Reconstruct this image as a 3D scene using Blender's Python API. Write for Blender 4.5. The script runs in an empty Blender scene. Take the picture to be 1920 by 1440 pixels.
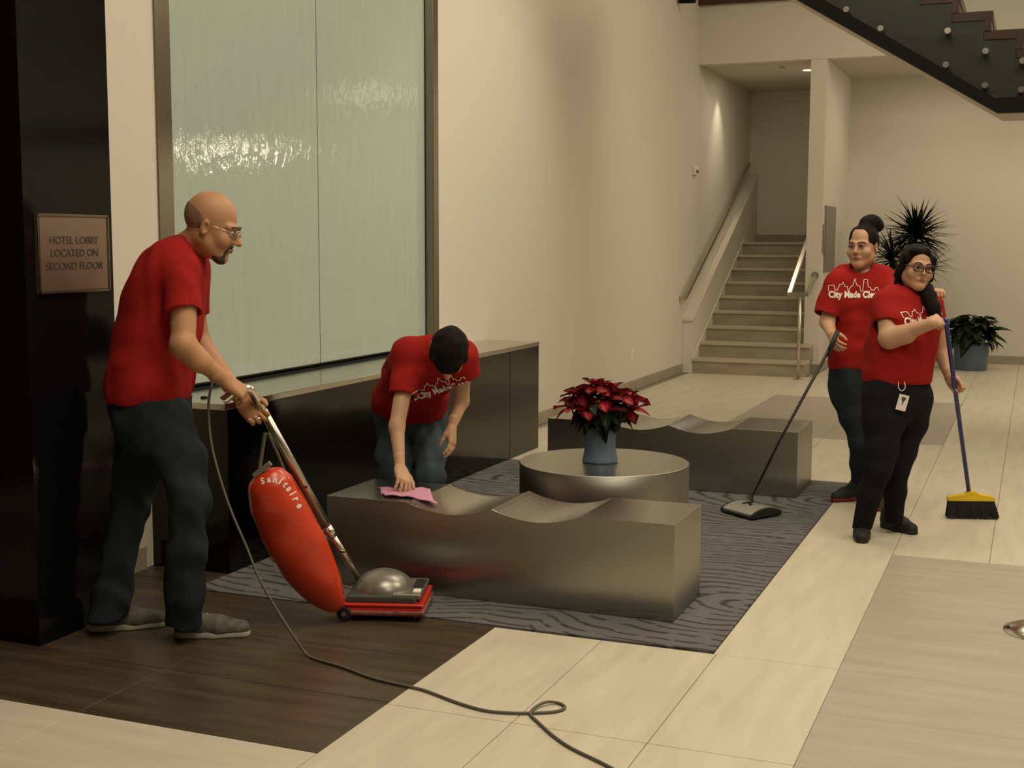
import bpy, bmesh, math, random
import numpy as np
from mathutils import Vector, Matrix
from mathutils.bvhtree import BVHTree
random.seed(7)
SC = bpy.context.scene
COL = SC.collection
PI = math.pi

# ------------------------------------------------------------------ camera
FPX = 2427.8                                   # focal length in pixels of a 1920 wide frame
YAW, PIT, ROL = 0.383212, 0.109467, 0.002393
CAM = Vector((0, 0, 1.6))
F_ = Vector((-math.sin(YAW)*math.cos(PIT), math.cos(YAW)*math.cos(PIT), -math.sin(PIT)))
r0 = Vector((math.cos(YAW), math.sin(YAW), 0)); u0 = r0.cross(F_)
R_ = r0*math.cos(ROL) + u0*math.sin(ROL); U_ = -r0*math.sin(ROL) + u0*math.cos(ROL)
cd = bpy.data.cameras.new('camera'); cam = bpy.data.objects.new('camera', cd); COL.objects.link(cam)
cd.sensor_width = 36; cd.lens = 36*FPX/1920; cd.clip_start = .05; cd.clip_end = 100
m = Matrix.Identity(4)
for i in range(3):
    m[i][0], m[i][1], m[i][2], m[i][3] = R_[i], U_[i], -F_[i], CAM[i]
cam.matrix_world = m
SC.camera = cam
SC.view_settings.view_transform = 'Standard'; SC.view_settings.look = 'None'
SC.view_settings.gamma = 1; SC.view_settings.use_curve_mapping = False
SC.view_settings.exposure = 0.0

w = bpy.data.worlds.new('world'); SC.world = w; w.use_nodes = True
w.node_tree.nodes['Background'].inputs[0].default_value = (.9, .75, .55, 1)
w.node_tree.nodes['Background'].inputs[1].default_value = .02

WARM = (1.0, .875, .655)
def area(name, loc, size, power, target=None, color=WARM, sizey=None, spread=PI):
    l = bpy.data.lights.new(name, 'AREA'); l.energy = power; l.color = color; l.size = size; l.spread = spread
    if sizey: l.shape = 'RECTANGLE'; l.size_y = sizey
    o = bpy.data.objects.new(name, l); COL.objects.link(o); o.location = loc
    d = (Vector(target) - Vector(loc)) if target else Vector((0, 0, -1))
    o.rotation_euler = d.to_track_quat('-Z', 'Y').to_euler()
    return o
def spot(name, loc, target, power, ang=60, blend=.6, color=WARM, rad=.05):
    l = bpy.data.lights.new(name, 'SPOT'); l.energy = power; l.color = color; l.spot_size = math.radians(ang)
    l.spot_blend = blend; l.shadow_soft_size = rad
    o = bpy.data.objects.new(name, l); COL.objects.link(o); o.location = loc
    o.rotation_euler = (Vector(target)-Vector(loc)).to_track_quat('-Z', 'Y').to_euler()
    return o
# lamps in the lobby ceiling (the ceiling itself is at 5.6 m)
area('lamp_lobby', (-1.0, 3.2, 5.5), 2.2, 132)
area('lamp_lobby', (1.6, 6.0, 5.5), 2.2, 120)
area('lamp_lobby', (1.8, 1.0, 5.5), 2.2, 90)
area('lamp_lobby', (-1.2, 8.0, 5.5), 2.0, 84)
area('lamp_lobby', (-1.0, 12.6, 5.5), 2.0, 72)
area('lamp_lobby', (2.4, 12.0, 5.5), 2.2, 110)
spot('lamp_wall', (-1.2, 9.6, 5.4), (-4.0, 9.3, 1.7), 190, 62, .9, rad=.25)
spot('lamp_alcove', (-3.72, 17.15, 3.76), (-4.02, 17.2, 2.2), 30, 66, 1.0, rad=.03)
area('lamp_alcove', (-3.1, 17.0, 3.76), .2, 7)
area('lamp_back', (-1.2, 17.0, 3.74), 1.0, 9)
area('lamp_back', (1.2, 17.0, 3.74), 1.6, 12)
spot('lamp_fountain', (-2.9, 6.9, 5.4), (-4.05, 7.0, 1.8), 60, 80, 1.0, rad=.1)
for q in ((2.35, 15.9, 3.02), (3.3, 16.4, 3.0)):
    l = bpy.data.lights.new('lamp_wall_bracket', 'POINT'); l.energy = 34; l.color = (1, .88, .68); l.shadow_soft_size = .09
    o = bpy.data.objects.new('lamp_wall_bracket', l); COL.objects.link(o); o.location = q

# ------------------------------------------------------------------ helpers
def tag(o, label=None, cat=None, group=None, kind=None):
    if label: o['label'] = label
    if cat: o['category'] = cat
    if group: o['group'] = group
    if kind: o['kind'] = kind
    return o
def link(name, me, mats, parent=None, smooth=False):
    o = bpy.data.objects.new(name, me); COL.objects.link(o)
    if not isinstance(mats, (list, tuple)): mats = [mats]
    if not me.materials:
        for q in mats: me.materials.append(q)
    if smooth:
        me.polygons.foreach_set('use_smooth', [True]*len(me.polygons))
    if parent is not None:
        o.parent = parent
        o.matrix_parent_inverse = Matrix.Translation(-Vector(parent.location)) if parent.type == 'EMPTY' else parent.matrix_basis.inverted()
    return o
def empty(name, loc, label, cat, group=None):
    o = bpy.data.objects.new(name, None); COL.objects.link(o); o.location = loc; o.empty_display_size = .1
    return tag(o, label, cat, group)
def bm_obj(name, bm, mats, parent=None, smooth=False, bevel=0, seg=2, sub=0):
    bmesh.ops.recalc_face_normals(bm, faces=bm.faces)
    me = bpy.data.meshes.new(name); bm.to_mesh(me); bm.free()
    o = link(name, me, mats, parent, smooth)
    if bevel:
        md = o.modifiers.new('b', 'BEVEL'); md.width = bevel; md.segments = seg; md.limit_method = 'ANGLE'
        md.harden_normals = False
    if sub:
        md = o.modifiers.new('s', 'SUBSURF'); md.levels = sub; md.render_levels = sub
    return o
def box_bm(lo, hi, bm=None, M=None):
    bm = bm or bmesh.new()
    r = bmesh.ops.create_cube(bm, size=1)
    c = [(lo[i]+hi[i])/2 for i in range(3)]; s = [abs(hi[i]-lo[i]) for i in range(3)]
    for v in r['verts']:
        v.co = Vector((c[0]+v.co.x*s[0], c[1]+v.co.y*s[1], c[2]+v.co.z*s[2]))
        if M: v.co = M @ v.co
    return bm
def box(name, lo, hi, mat, parent=None, bevel=0, kind=None):
    o = bm_obj(name, box_bm(lo, hi), mat, parent, bevel=bevel)
    if kind: o['kind'] = kind
    return o
def tube_bm(pts, rad, bm=None, n=8, caps=True, flat=1.0):
    bm = bm or bmesh.new()
    pts = [Vector(p) for p in pts]
    rads = rad if isinstance(rad, (list, tuple)) else [rad]*len(pts)
    t0 = (pts[1]-pts[0]).normalized()
    nrm = t0.orthogonal().normalized(); rings = []
    for i, p in enumerate(pts):
        if i == 0: t = t0
        elif i == len(pts)-1: t = (pts[-1]-pts[-2]).normalized()
        else: t = ((pts[i+1]-p).normalized()+(p-pts[i-1]).normalized()).normalized()
        nrm = (nrm - t*nrm.dot(t)).normalized(); b = t.cross(nrm)
        rings.append([bm.verts.new(p+(nrm*math.cos(2*PI*k/n)+b*flat*math.sin(2*PI*k/n))*rads[i]) for k in range(n)])
    for a, c in zip(rings, rings[1:]):
        for k in range(n): bm.faces.new((a[k], a[(k+1) % n], c[(k+1) % n], c[k]))
    if caps:
        bm.faces.new(rings[0][::-1]); bm.faces.new(rings[-1])
    return bm
def smooth_path(pts, k=6):
    pts = [Vector(p) for p in pts]; out = []
    for i in range(len(pts)-1):
        p0 = pts[max(i-1, 0)]; p1 = pts[i]; p2 = pts[i+1]; p3 = pts[min(i+2, len(pts)-1)]
        for j in range(k):
            t = j/k
            out.append(.5*((2*p1)+(p2-p0)*t+(2*p0-5*p1+4*p2-p3)*t*t+(3*p1-p0-3*p2+p3)*t**3))
    out.append(pts[-1]); return out
def lathe_bm(prof, c=(0, 0, 0), n=32, bm=None):
    bm = bm or bmesh.new(); rings = []
    for r, z in prof:
        if r < 1e-5: rings.append([bm.verts.new((c[0], c[1], c[2]+z))])
        else: rings.append([bm.verts.new((c[0]+r*math.cos(2*PI*k/n), c[1]+r*math.sin(2*PI*k/n), c[2]+z)) for k in range(n)])
    for a, b in zip(rings, rings[1:]):
        for k in range(n):
            k2 = (k+1) % n
            if len(a) == 1 and len(b) > 1: bm.faces.new((a[0], b[k2], b[k]))
            elif len(b) == 1 and len(a) > 1: bm.faces.new((a[k], a[k2], b[0]))
            elif len(a) > 1: bm.faces.new((a[k], a[k2], b[k2], b[k]))
    return bm
def P(px, py, d):
    "a point d metres in front of the place the photograph was taken from"
    return CAM + F_*d + R_*((px-960)/FPX*d) - U_*((py-720)/FPX*d)
def FLR(px, py, z=0.0):
    v = F_ + R_*((px-960)/FPX) - U_*((py-720)/FPX)
    return CAM + v*((z-CAM.z)/v.z)

# ------------------------------------------------------------------ materials
def mat(name, color, rough=.5, metal=0.0, spec=.5, noise=0.0, nscale=(8, 8, 8), bump=0.0, bscale=None, color2=None,
        emit=None, estr=0, coat=0, trans=0, aniso=0, sheen=0, ior=None, world=True, detail=4):
    m = bpy.data.materials.new(name); m.use_nodes = True; nt = m.node_tree; b = nt.nodes['Principled BSDF']
    b.inputs['Base Color'].default_value = (*color, 1); b.inputs['Roughness'].default_value = rough
    b.inputs['Metallic'].default_value = metal; b.inputs['Specular IOR Level'].default_value = spec
    if coat: b.inputs['Coat Weight'].default_value = coat; b.inputs['Coat Roughness'].default_value = .08
    if trans: b.inputs['Transmission Weight'].default_value = trans
    if ior: b.inputs['IOR'].default_value = ior
    if sheen: b.inputs['Sheen Weight'].default_value = sheen; b.inputs['Sheen Roughness'].default_value = .5
    if emit: b.inputs['Emission Color'].default_value = (*emit, 1); b.inputs['Emission Strength'].default_value = estr
    if aniso:
        b.inputs['Anisotropic'].default_value = aniso
        tg = nt.nodes.new('ShaderNodeTangent'); tg.direction_type = 'RADIAL'; tg.axis = 'Z'
        nt.links.new(tg.outputs[0], b.inputs['Tangent'])
    def coords(sc):
        g = nt.nodes.new('ShaderNodeNewGeometry') if world else nt.nodes.new('ShaderNodeTexCoord')
        mp = nt.nodes.new('ShaderNodeMapping'); mp.inputs['Scale'].default_value = sc
        nt.links.new(g.outputs['Position' if world else 'Object'], mp.inputs['Vector']); return mp.outputs[0]
    if noise or color2:
        n = nt.nodes.new('ShaderNodeTexNoise'); n.inputs['Scale'].default_value = 1; n.inputs['Detail'].default_value = detail
        nt.links.new(coords(nscale), n.inputs['Vector'])
        cr = nt.nodes.new('ShaderNodeValToRGB')
        c2 = color2 or tuple(max(0, c*(1-noise)) for c in color)
        cr.color_ramp.elements[0].color = (*c2, 1); cr.color_ramp.elements[1].color = (*color, 1)
        cr.color_ramp.elements[0].position = .33; cr.color_ramp.elements[1].position = .66
        nt.links.new(n.outputs['Fac'], cr.inputs[0]); nt.links.new(cr.outputs[0], b.inputs['Base Color'])
    if bump:
        n = nt.nodes.new('ShaderNodeTexNoise'); n.inputs['Scale'].default_value = 1; n.inputs['Detail'].default_value = detail
        nt.links.new(coords(bscale or nscale), n.inputs['Vector'])
        bp = nt.nodes.new('ShaderNodeBump'); bp.inputs['Strength'].default_value = bump; bp.inputs['Distance'].default_value = .01
        nt.links.new(n.outputs['Fac'], bp.inputs['Height']); nt.links.new(bp.outputs[0], b.inputs['Normal'])
    return m
M = {}
M['wall'] = mat('wall_paint', (.66, .615, .535), .85, spec=.2, bump=.05, bscale=(60, 60, 60))
M['wall_dark'] = mat('wall_far', (.05, .042, .035), .6)
M['ceiling'] = mat('ceiling_paint', (.55, .5, .42), .9)
M['grout'] = mat('grout', (.30, .26, .2), .9)
M['base'] = mat('baseboard_stone', (.36, .31, .23), .6, noise=.2, nscale=(5, 5, 5))
M['cream_y'] = mat('tile_cream_lengthwise', (.63, .57, .45), .42, color2=(.55, .50, .385), nscale=(14, 2.2, 1), bump=.02, bscale=(60, 8, 1), detail=6)
M['cream_x'] = mat('tile_cream_crosswise', (.60, .545, .44), .42, color2=(.54, .485, .385), nscale=(2.2, 16, 1), bump=.02, bscale=(8, 60, 1), detail=6)
M['grey_x'] = mat('tile_grey_crosswise', (.42, .375, .31), .42, color2=(.36, .318, .258), nscale=(2.0, 15, 1), bump=.02, bscale=(8, 60, 1), detail=6)
M['dark_x'] = mat('tile_dark_crosswise', (.080, .056, .033), .4, color2=(.042, .029, .018), nscale=(2.0, 15, 1), bump=.02, bscale=(8, 60, 1), detail=6)
M['steel_top'] = mat('steel_brushed_flat', (.50, .48, .45), .24, 1, bump=.01, bscale=(10, 220, 1))
M['steel_side'] = mat('steel_brushed_upright', (.40, .385, .35), .33, 1, aniso=.93, bump=.012, bscale=(3, 3, 260))
M['black_gloss'] = mat('black_granite', (.005, .005, .006), .10, spec=.3)
M['fount_body'] = mat('dark_bronze_panel', (.045, .041, .035), .13, 1, bump=.008, bscale=(3, 3, 200))
M['fount_top'] = mat('steel_ledge', (.55, .52, .45), .16, 1)
M['frame'] = mat('steel_frame', (.30, .26, .2), .3, 1)
M['chrome'] = mat('polished_steel', (.72, .68, .6), .18, 1)
M['rail'] = mat('rail_steel', (.55, .5, .42), .28, 1)
M['stair'] = mat('stair_stone', (.37, .32, .235), .55, color2=(.30, .255, .18), nscale=(3, 12, 12))
M['stair_nose'] = mat('stair_stone_pale', (.50, .44, .33), .5, color2=(.42, .37, .27), nscale=(3, 12, 12))
M['curb'] = mat('curb_cap', (.66, .6, .5), .6)
M['black_paint'] = mat('black_painted_steel', (.005, .005, .006), .6, spec=.15)
M['stringer'] = mat('dark_grey_steel', (.05, .05, .045), .5, noise=.2)
M['wood'] = mat('dark_red_wood', (.085, .03, .016), .35, color2=(.05, .017, .01), nscale=(2, 20, 20))
M['white'] = mat('white_print', (.80, .74, .68), .8)
M['plaque'] = mat('bronze_plaque', (.34, .255, .195), .38, .85, bump=.01, bscale=(2, 2, 300))
M['plaque_dark'] = mat('plaque_lettering', (.05, .035, .028), .6)
M['plate'] = mat('brushed_nickel_plate', (.36, .33, .28), .4, 1)
M['glow'] = mat('lamp_glow', (1, .9, .7), .5, emit=(1, .85, .6), estr=6)
M['blue_pot'] = mat('blue_grey_glaze', (.115, .17, .245), .35, noise=.12, nscale=(6, 6, 6), coat=.15)
M['soil'] = mat('potting_soil', (.02, .014, .01), .95)
M['bract'] = mat('red_bract', (.40, .008, .018), .55, noise=.35, nscale=(30, 30, 30))
M['leaf'] = mat('dark_green_leaf', (.022, .04, .018), .45, noise=.4, nscale=(25, 25, 25))
M['leaf2'] = mat('green_leaf', (.04, .075, .028), .42, noise=.4, nscale=(16, 16, 16))
M['stem'] = mat('stem_brown', (.06, .05, .03), .8)
M['shirt'] = mat('red_cotton', (.33, .014, .012), .9, spec=.15, noise=.12, nscale=(9, 9, 9), bump=.5, bscale=(11, 11, 16))
M['jeans'] = mat('dark_denim', (.024, .033, .042), .9, spec=.2, color2=(.013, .018, .024), nscale=(7, 7, 5), bump=.2, bscale=(16, 16, 10))
M['jeans2'] = mat('faded_denim', (.075, .105, .13), .9, spec=.2, color2=(.035, .052, .068), nscale=(7, 7, 4), bump=.2, bscale=(16, 16, 10))
M['black_cloth'] = mat('black_stretch_cloth', (.010, .009, .012), .9, spec=.15, bump=.2, bscale=(14, 14, 12))
M['skin_m'] = mat('skin_tan', (.50, .255, .13), .55, noise=.12, nscale=(14, 14, 14))
M['skin_b'] = mat('skin_fair', (.60, .36, .22), .55, noise=.08, nscale=(14, 14, 14))
M['skin_w'] = mat('skin_warm', (.56, .315, .19), .5, noise=.08, nscale=(14, 14, 14))
for k in ('skin_m', 'skin_b', 'skin_w'):
    b = M[k].node_tree.nodes['Principled BSDF']; b.inputs['Subsurface Weight'].default_value = .08
    b.inputs['Subsurface Radius'].default_value = (.02, .008, .004)
M['hair'] = mat('dark_brown_hair', (.012, .007, .006), .75, spec=.15, color2=(.005, .0035, .0035), nscale=(60, 60, 14), bump=.5, bscale=(120, 120, 20))
M['stubble'] = mat('cropped_grey_brown_hair', (.33, .175, .10), .9, color2=(.23, .125, .075), nscale=(60, 60, 60), bump=.3, bscale=(200, 200, 200))
M['beard'] = mat('grizzled_beard', (.09, .06, .042), .9, color2=(.055, .036, .026), nscale=(80, 80, 80), bump=.4, bscale=(200, 200, 200))
M['eye'] = mat('eye_white', (.55, .5, .45), .3)
M['iris'] = mat('dark_iris', (.015, .008, .005), .2)
M['lip'] = mat('lip', (.36, .11, .085), .45)
M['lens'] = mat('lens_glass', (.9, .9, .9), .02, trans=1.0, ior=1.02)
M['glasses'] = mat('spectacle_frame', (.05, .018, .012), .3)
M['pink'] = mat('pink_cleaning_cloth', (.62, .27, .42), .95, bump=.3, bscale=(60, 60, 60), sheen=.3)
M['red_plastic'] = mat('red_enamel', (.60, .035, .018), .25, coat=.4)
M['bag'] = mat('red_vinyl_bag', (.62, .045, .012), .33, noise=.15, nscale=(6, 6, 6), bump=.15, bscale=(10, 10, 10), coat=.2)
M['bag_dark'] = mat('faded_bumper_strip', (.30, .12, .10), .5, color2=(.2, .05, .04), nscale=(30, 30, 30))
M['hood'] = mat('grey_motor_hood', (.25, .235, .20), .3, .5)
M['hood_dark'] = mat('dark_grey_skirt', (.055, .055, .045), .4)
M['rubber'] = mat('black_rubber', (.012, .012, .013), .6)
M['cord'] = mat('grey_cord', (.115, .10, .075), .6)
M['shoe_w'] = mat('shoe_sole_white', (.42, .40, .32), .6)
M['shoe_g'] = mat('shoe_grey_olive', (.13, .115, .085), .7, color2=(.07, .065, .05), nscale=(30, 30, 30))
M['shoe_b'] = mat('shoe_black', (.012, .010, .011), .7)
M['shoe_r'] = mat('shoe_red', (.22, .012, .018), .6)
M['broom_y'] = mat('yellow_plastic', (.78, .52, .012), .4)
M['broom_b'] = mat('blue_handle', (.018, .035, .22), .35)
M['bristle'] = mat('black_bristles', (.02, .016, .018), .9, bump=.6, bscale=(300, 300, 8))
M['sweep_body'] = mat('champagne_metal', (.33, .33, .29), .35, .3)
M['handle_dk'] = mat('dark_brown_pole', (.02, .010, .009), .35, .3)

# carpet: sculpted wood-grain lines
def carpet():
    m = bpy.data.materials.new('grey_patterned_carpet'); m.use_nodes = True; nt = m.node_tree; b = nt.nodes['Principled BSDF']
    b.inputs['Roughness'].default_value = .95; b.inputs['Specular IOR Level'].default_value = .1
    g = nt.nodes.new('ShaderNodeNewGeometry')
    mp = nt.nodes.new('ShaderNodeMapping'); mp.inputs['Scale'].default_value = (1.0, 1.0, 1)
    mp.inputs['Location'].default_value = (.98, -5.62, 0)
    nt.links.new(g.outputs['Position'], mp.inputs['Vector'])
    nz = nt.nodes.new('ShaderNodeTexNoise'); nz.inputs['Scale'].default_value = 1.5; nz.inputs['Detail'].default_value = 1.5
    nt.links.new(mp.outputs[0], nz.inputs['Vector'])
    sub = nt.nodes.new('ShaderNodeVectorMath'); sub.operation = 'SUBTRACT'; sub.inputs[1].default_value = (.5, .5, .5)
    nt.links.new(nz.outputs['Color'], sub.inputs[0])
    sc = nt.nodes.new('ShaderNodeVectorMath'); sc.operation = 'MULTIPLY'; sc.inputs[1].default_value = (.42, .42, 0)
    nt.links.new(sub.outputs[0], sc.inputs[0])
    # repeat of rings (cathedral grain) every 1.9 m across and 2.4 m along
    sep = nt.nodes.new('ShaderNodeVectorMath'); sep.operation = 'WRAP'
    sep.inputs[1].default_value = (.95, 1.22, 1); sep.inputs[2].default_value = (-.95, -1.22, -1)
    add0 = nt.nodes.new('ShaderNodeVectorMath'); add0.operation = 'ADD'
    nt.links.new(mp.outputs[0], add0.inputs[0]); nt.links.new(sc.outputs[0], add0.inputs[1])
    nt.links.new(add0.outputs[0], sep.inputs[0])
    mp2 = nt.nodes.new('ShaderNodeMapping'); mp2.inputs['Scale'].default_value = (.72, 1.45, 1)
    nt.links.new(sep.outputs[0], mp2.inputs['Vector'])
    wv = nt.nodes.new('ShaderNodeTexWave'); wv.wave_type = 'RINGS'; wv.rings_direction = 'Z'
    wv.inputs['Scale'].default_value = 3.4; wv.inputs['Distortion'].default_value = 1.8; wv.inputs['Detail'].default_value = 2
    wv.inputs['Detail Scale'].default_value = 2.0
    nt.links.new(mp2.outputs[0], wv.inputs['Vector'])
    cr = nt.nodes.new('ShaderNodeValToRGB'); e = cr.color_ramp.elements
    e[0].position = .04; e[0].color = (.070, .062, .052, 1); e[1].position = .30; e[1].color = (.165, .160, .168, 1)
    nb = nt.nodes.new('ShaderNodeTexNoise'); nb.inputs['Scale'].default_value = 1; nb.inputs['Detail'].default_value = 2
    mpb = nt.nodes.new('ShaderNodeMapping'); mpb.inputs['Scale'].default_value = (9, 16, 1)
    nt.links.new(g.outputs['Position'], mpb.inputs['Vector']); nt.links.new(mpb.outputs[0], nb.inputs['Vector'])
    mr = nt.nodes.new('ShaderNodeMapRange'); mr.inputs['From Min'].default_value = .54; mr.inputs['From Max'].default_value = .70
    nt.links.new(nb.outputs['Fac'], mr.inputs['Value'])
    mxm = nt.nodes.new('ShaderNodeMath'); mxm.operation = 'MAXIMUM'
    nt.links.new(wv.outputs['Fac'], mxm.inputs[0]); nt.links.new(mr.outputs[0], mxm.inputs[1])
    nt.links.new(mxm.outputs[0], cr.inputs[0])
    n2 = nt.nodes.new('ShaderNodeTexNoise'); n2.inputs['Scale'].default_value = 220; nt.links.new(g.outputs['Position'], n2.inputs['Vector'])
    mx = nt.nodes.new('ShaderNodeMixRGB'); mx.blend_type = 'MULTIPLY'; mx.inputs[0].default_value = .35
    nt.links.new(cr.outputs[0], mx.inputs[1]); nt.links.new(n2.outputs['Fac'], mx.inputs[2])
    nt.links.new(mx.outputs[0], b.inputs['Base Color'])
    bp = nt.nodes.new('ShaderNodeBump'); bp.inputs['Strength'].default_value = .5; bp.inputs['Distance'].default_value = .004
    nt.links.new(mxm.outputs[0], bp.inputs['Height']); nt.links.new(bp.outputs[0], b.inputs['Normal'])
    return m
M['carpet'] = carpet()
# wet rippled glass
def wetglass():
    m = mat('wet_frosted_green_glass', (.40, .46, .41), .05, spec=.6)
    nt = m.node_tree; b = nt.nodes['Principled BSDF']
    g = nt.nodes.new('ShaderNodeNewGeometry')
    mp = nt.nodes.new('ShaderNodeMapping'); mp.inputs['Scale'].default_value = (1, 15, 8)
    nt.links.new(g.outputs['Position'], mp.inputs['Vector'])
    n = nt.nodes.new('ShaderNodeTexNoise'); n.inputs['Scale'].default_value = 1; n.inputs['Detail'].default_value = 5
    nt.links.new(mp.outputs[0], n.inputs['Vector'])
    bp = nt.nodes.new('ShaderNodeBump'); bp.inputs['Strength'].default_value = .5; bp.inputs['Distance'].default_value = .006
    nt.links.new(n.outputs['Fac'], bp.inputs['Height']); nt.links.new(bp.outputs[0], b.inputs['Normal'])
    mp2 = nt.nodes.new('ShaderNodeMapping'); mp2.inputs['Scale'].default_value = (1, 22, 3)
    nt.links.new(g.outputs['Position'], mp2.inputs['Vector'])
    n2 = nt.nodes.new('ShaderNodeTexNoise'); n2.inputs['Scale'].default_value = 1; n2.inputs['Detail'].default_value = 6
    nt.links.new(mp2.outputs[0], n2.inputs['Vector'])
    cr = nt.nodes.new('ShaderNodeValToRGB'); e = cr.color_ramp.elements
    e[0].position = .3; e[0].color = (.405, .475, .43, 1); e[1].position = .65; e[1].color = (.43, .50, .455, 1)
    nt.links.new(n2.outputs['Fac'], cr.inputs[0]); nt.links.new(cr.outputs[0], b.inputs['Base Color'])
    return m
M['wet'] = wetglass()
def pane():
    m = bpy.data.materials.new('clear_glass'); m.use_nodes = True; nt = m.node_tree
    for n in list(nt.nodes):
        if n.type != 'OUTPUT_MATERIAL': nt.nodes.remove(n)
    out = [n for n in nt.nodes if n.type == 'OUTPUT_MATERIAL'][0]
    t = nt.nodes.new('ShaderNodeBsdfTransparent'); t.inputs[0].default_value = (.93, .94, .92, 1)
    gl = nt.nodes.new('ShaderNodeBsdfGlossy'); gl.inputs['Roughness'].default_value = .02; gl.inputs[0].default_value = (1, 1, 1, 1)
    fr = nt.nodes.new('ShaderNodeFresnel'); fr.inputs[0].default_value = 1.45
    mx = nt.nodes.new('ShaderNodeMixShader')
    nt.links.new(fr.outputs[0], mx.inputs[0]); nt.links.new(t.outputs[0], mx.inputs[1]); nt.links.new(gl.outputs[0], mx.inputs[2])
    nt.links.new(mx.outputs[0], out.inputs[0]); return m
M['pane'] = pane()

# ------------------------------------------------------------------ room
def wall(name, lo, hi, mt='wall'):
    return box(name, lo, hi, M[mt], kind='structure')
CZ = 5.6
floor = box('floor', (-6.2, -5, -.06), (6.2, 19.4, -.006), M['grout'], kind='structure')
wall('ceiling', (-6.2, -5, CZ), (6.2, 16.3, CZ+.1), 'ceiling')
wall('ceiling_alcove', (-4.2, 16.28, 3.79), (6.2, 19.5, 3.89), 'ceiling')
wall('wall_left_column', (-4.15, 4.42, 0), (-4.0, 5.28, CZ))
wall('wall_left_header', (-4.15, 5.28, 4.6), (-4.0, 8.49, CZ))
wall('wall_left_niche', (-4.30, 5.2, 0), (-4.14, 8.6, 4.7))
wall('wall_left_far', (-4.15, 8.49, 0), (-4.0, 19.4, CZ))
wall('wall_back', (-2.45, 18.3, 0), (6.2, 18.45, 3.79))
wall('wall_back_alcove', (-4.1, 19.3, 1.5), (-2.4, 19.4, 3.9))
wall('wall_pier', (-2.62, 16.1, 0), (-2.43, 19.35, 3.79))
wall('wall_back_bulkhead', (-4.05, 16.09, 3.79), (6.2, 16.29, 4.52))
wall('wall_back_upper', (-4.05, 16.25, 4.52), (6.2, 16.35, CZ))
wall('wall_right', (6.1, -5, 0), (6.2, 18.5, CZ))
wall('wall_front', (-6.2, -5, 0), (6.2, -4.9, CZ), 'wall_dark')
wall('wall_left_front', (-6.2, -5, 0), (-6.1, 4.0, CZ), 'wall_dark')
box('trim_1', (-4.0, 16.02, 4.50), (6.1, 16.26, 4.60), M['wood'], kind='structure')
# black polished pier with its cladding panels
pil = tag(box('wall_left_pillar', (-6.15, 3.93, 0), (-3.6, 4.44, CZ), M['black_gloss'], kind='structure'))
# baseboards
for nm, lo, hi in (('baseboard_left', (-4.0, 9.36, 0), (-3.985, 15.5, .11)), ('baseboard_back', (-2.43, 18.285, 0), (6.1, 18.3, .11)),
                   ('baseboard_pier', (-2.64, 16.085, 0), (-2.415, 18.28, .11)), ('baseboard_column', (-4.0, 4.44, 0), (-3.985, 5.1, .11))):
    box(nm, lo, hi, M['base'], kind='structure')
box('baseboard_alcove', (-3.87, 19.28, 1.6), (-2.62, 19.3, 1.71), M['base'], kind='structure')

# ------------------------------------------------------------------ floor tiles
TW, TL = .469, .975
def tile_mesh(w, l, g=.0018):
    bm = box_bm((-w/2+g, -l/2+g, -.006), (w/2-g, l/2-g, 0))
    bm.normal_update()
    es = [e for e in bm.edges if all(v.co.z > -.001 for v in e.verts)]
    bmesh.ops.bevel(bm, geom=es, offset=.0006 if g < .001 else .0011, segments=1, affect='EDGES')
    me = bpy.data.meshes.new('floor_tile'); bm.to_mesh(me); bm.free(); return me
mesh_cache = {}
def tile(x0, x1, y0, y1, mt):
    if x1-x0 < .02 or y1-y0 < .02: return
    key = (round(x1-x0, 3), round(y1-y0, 3), mt)
    if key not in mesh_cache:
        me = tile_mesh(x1-x0, y1-y0, .0006 if mt == 'grey_x' else .0016); me.materials.append(M[mt]); mesh_cache[key] = me
    o = bpy.data.objects.new('floor_tile', mesh_cache[key]); COL.objects.link(o)
    o.location = ((x0+x1)/2, (y0+y1)/2, 0); o.parent = floor
XG = lambda k: -.625+k*TW
YG = lambda k: 3.88+k*TL
holes = [(-2.501, -.625, YG(7), YG(10))]
def seen(x0, x1, y0, y1):
    "tiles the photograph shows (with a margin); the rest is left to the wide slabs"
    for X in (x0, (x0+x1)/2, x1):
        for Y in (y0, (y0+y1)/2, y1):
            d = Vector((X, Y, 0))-CAM; z = d.dot(F_)
            if z < .3: continue
            px = 960+FPX*d.dot(R_)/z; py = 720-FPX*d.dot(U_)/z
            if -60 < px < 1980 and py < 1500: return True
    return False
def clipped(x0, x1, y0, y1, mt, cut=None):
    if not seen(x0, x1, y0, y1): return
    tile(x0, x1, y0, y1, mt)
# dark tiles, crosswise
for j in range(3):
    y0 = 3.408+j*.487
    for k in range(-4, 0):
        x0 = XG(-3)+k*.938; x1 = x0+.938
        clipped(x0, x1, y0, min(y0+.487, 4.868), 'dark_x')
clipped(-3.985, -3.55, 4.872, 5.17, 'dark_x')
# cream crosswise, lower left
for j in range(1, 4):
    for k in range(-3, 0):
        x0 = XG(-3)+k*.938
        clipped(x0, x0+.938, 3.408-j*.487, 3.408-(j-1)*.487, 'cream_x')
# cream lengthwise beside rug, three columns
for k in (-3, -2, -1):
    for j in range(-2, 1):
        clipped(XG(k), XG(k+1), YG(j), min(YG(j+1), 4.868 if k < -1 else 99), 'cream_y')
for j in range(1, 5): clipped(XG(-1)-.013, XG(0), YG(j), YG(j+1), 'cream_y')
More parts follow.
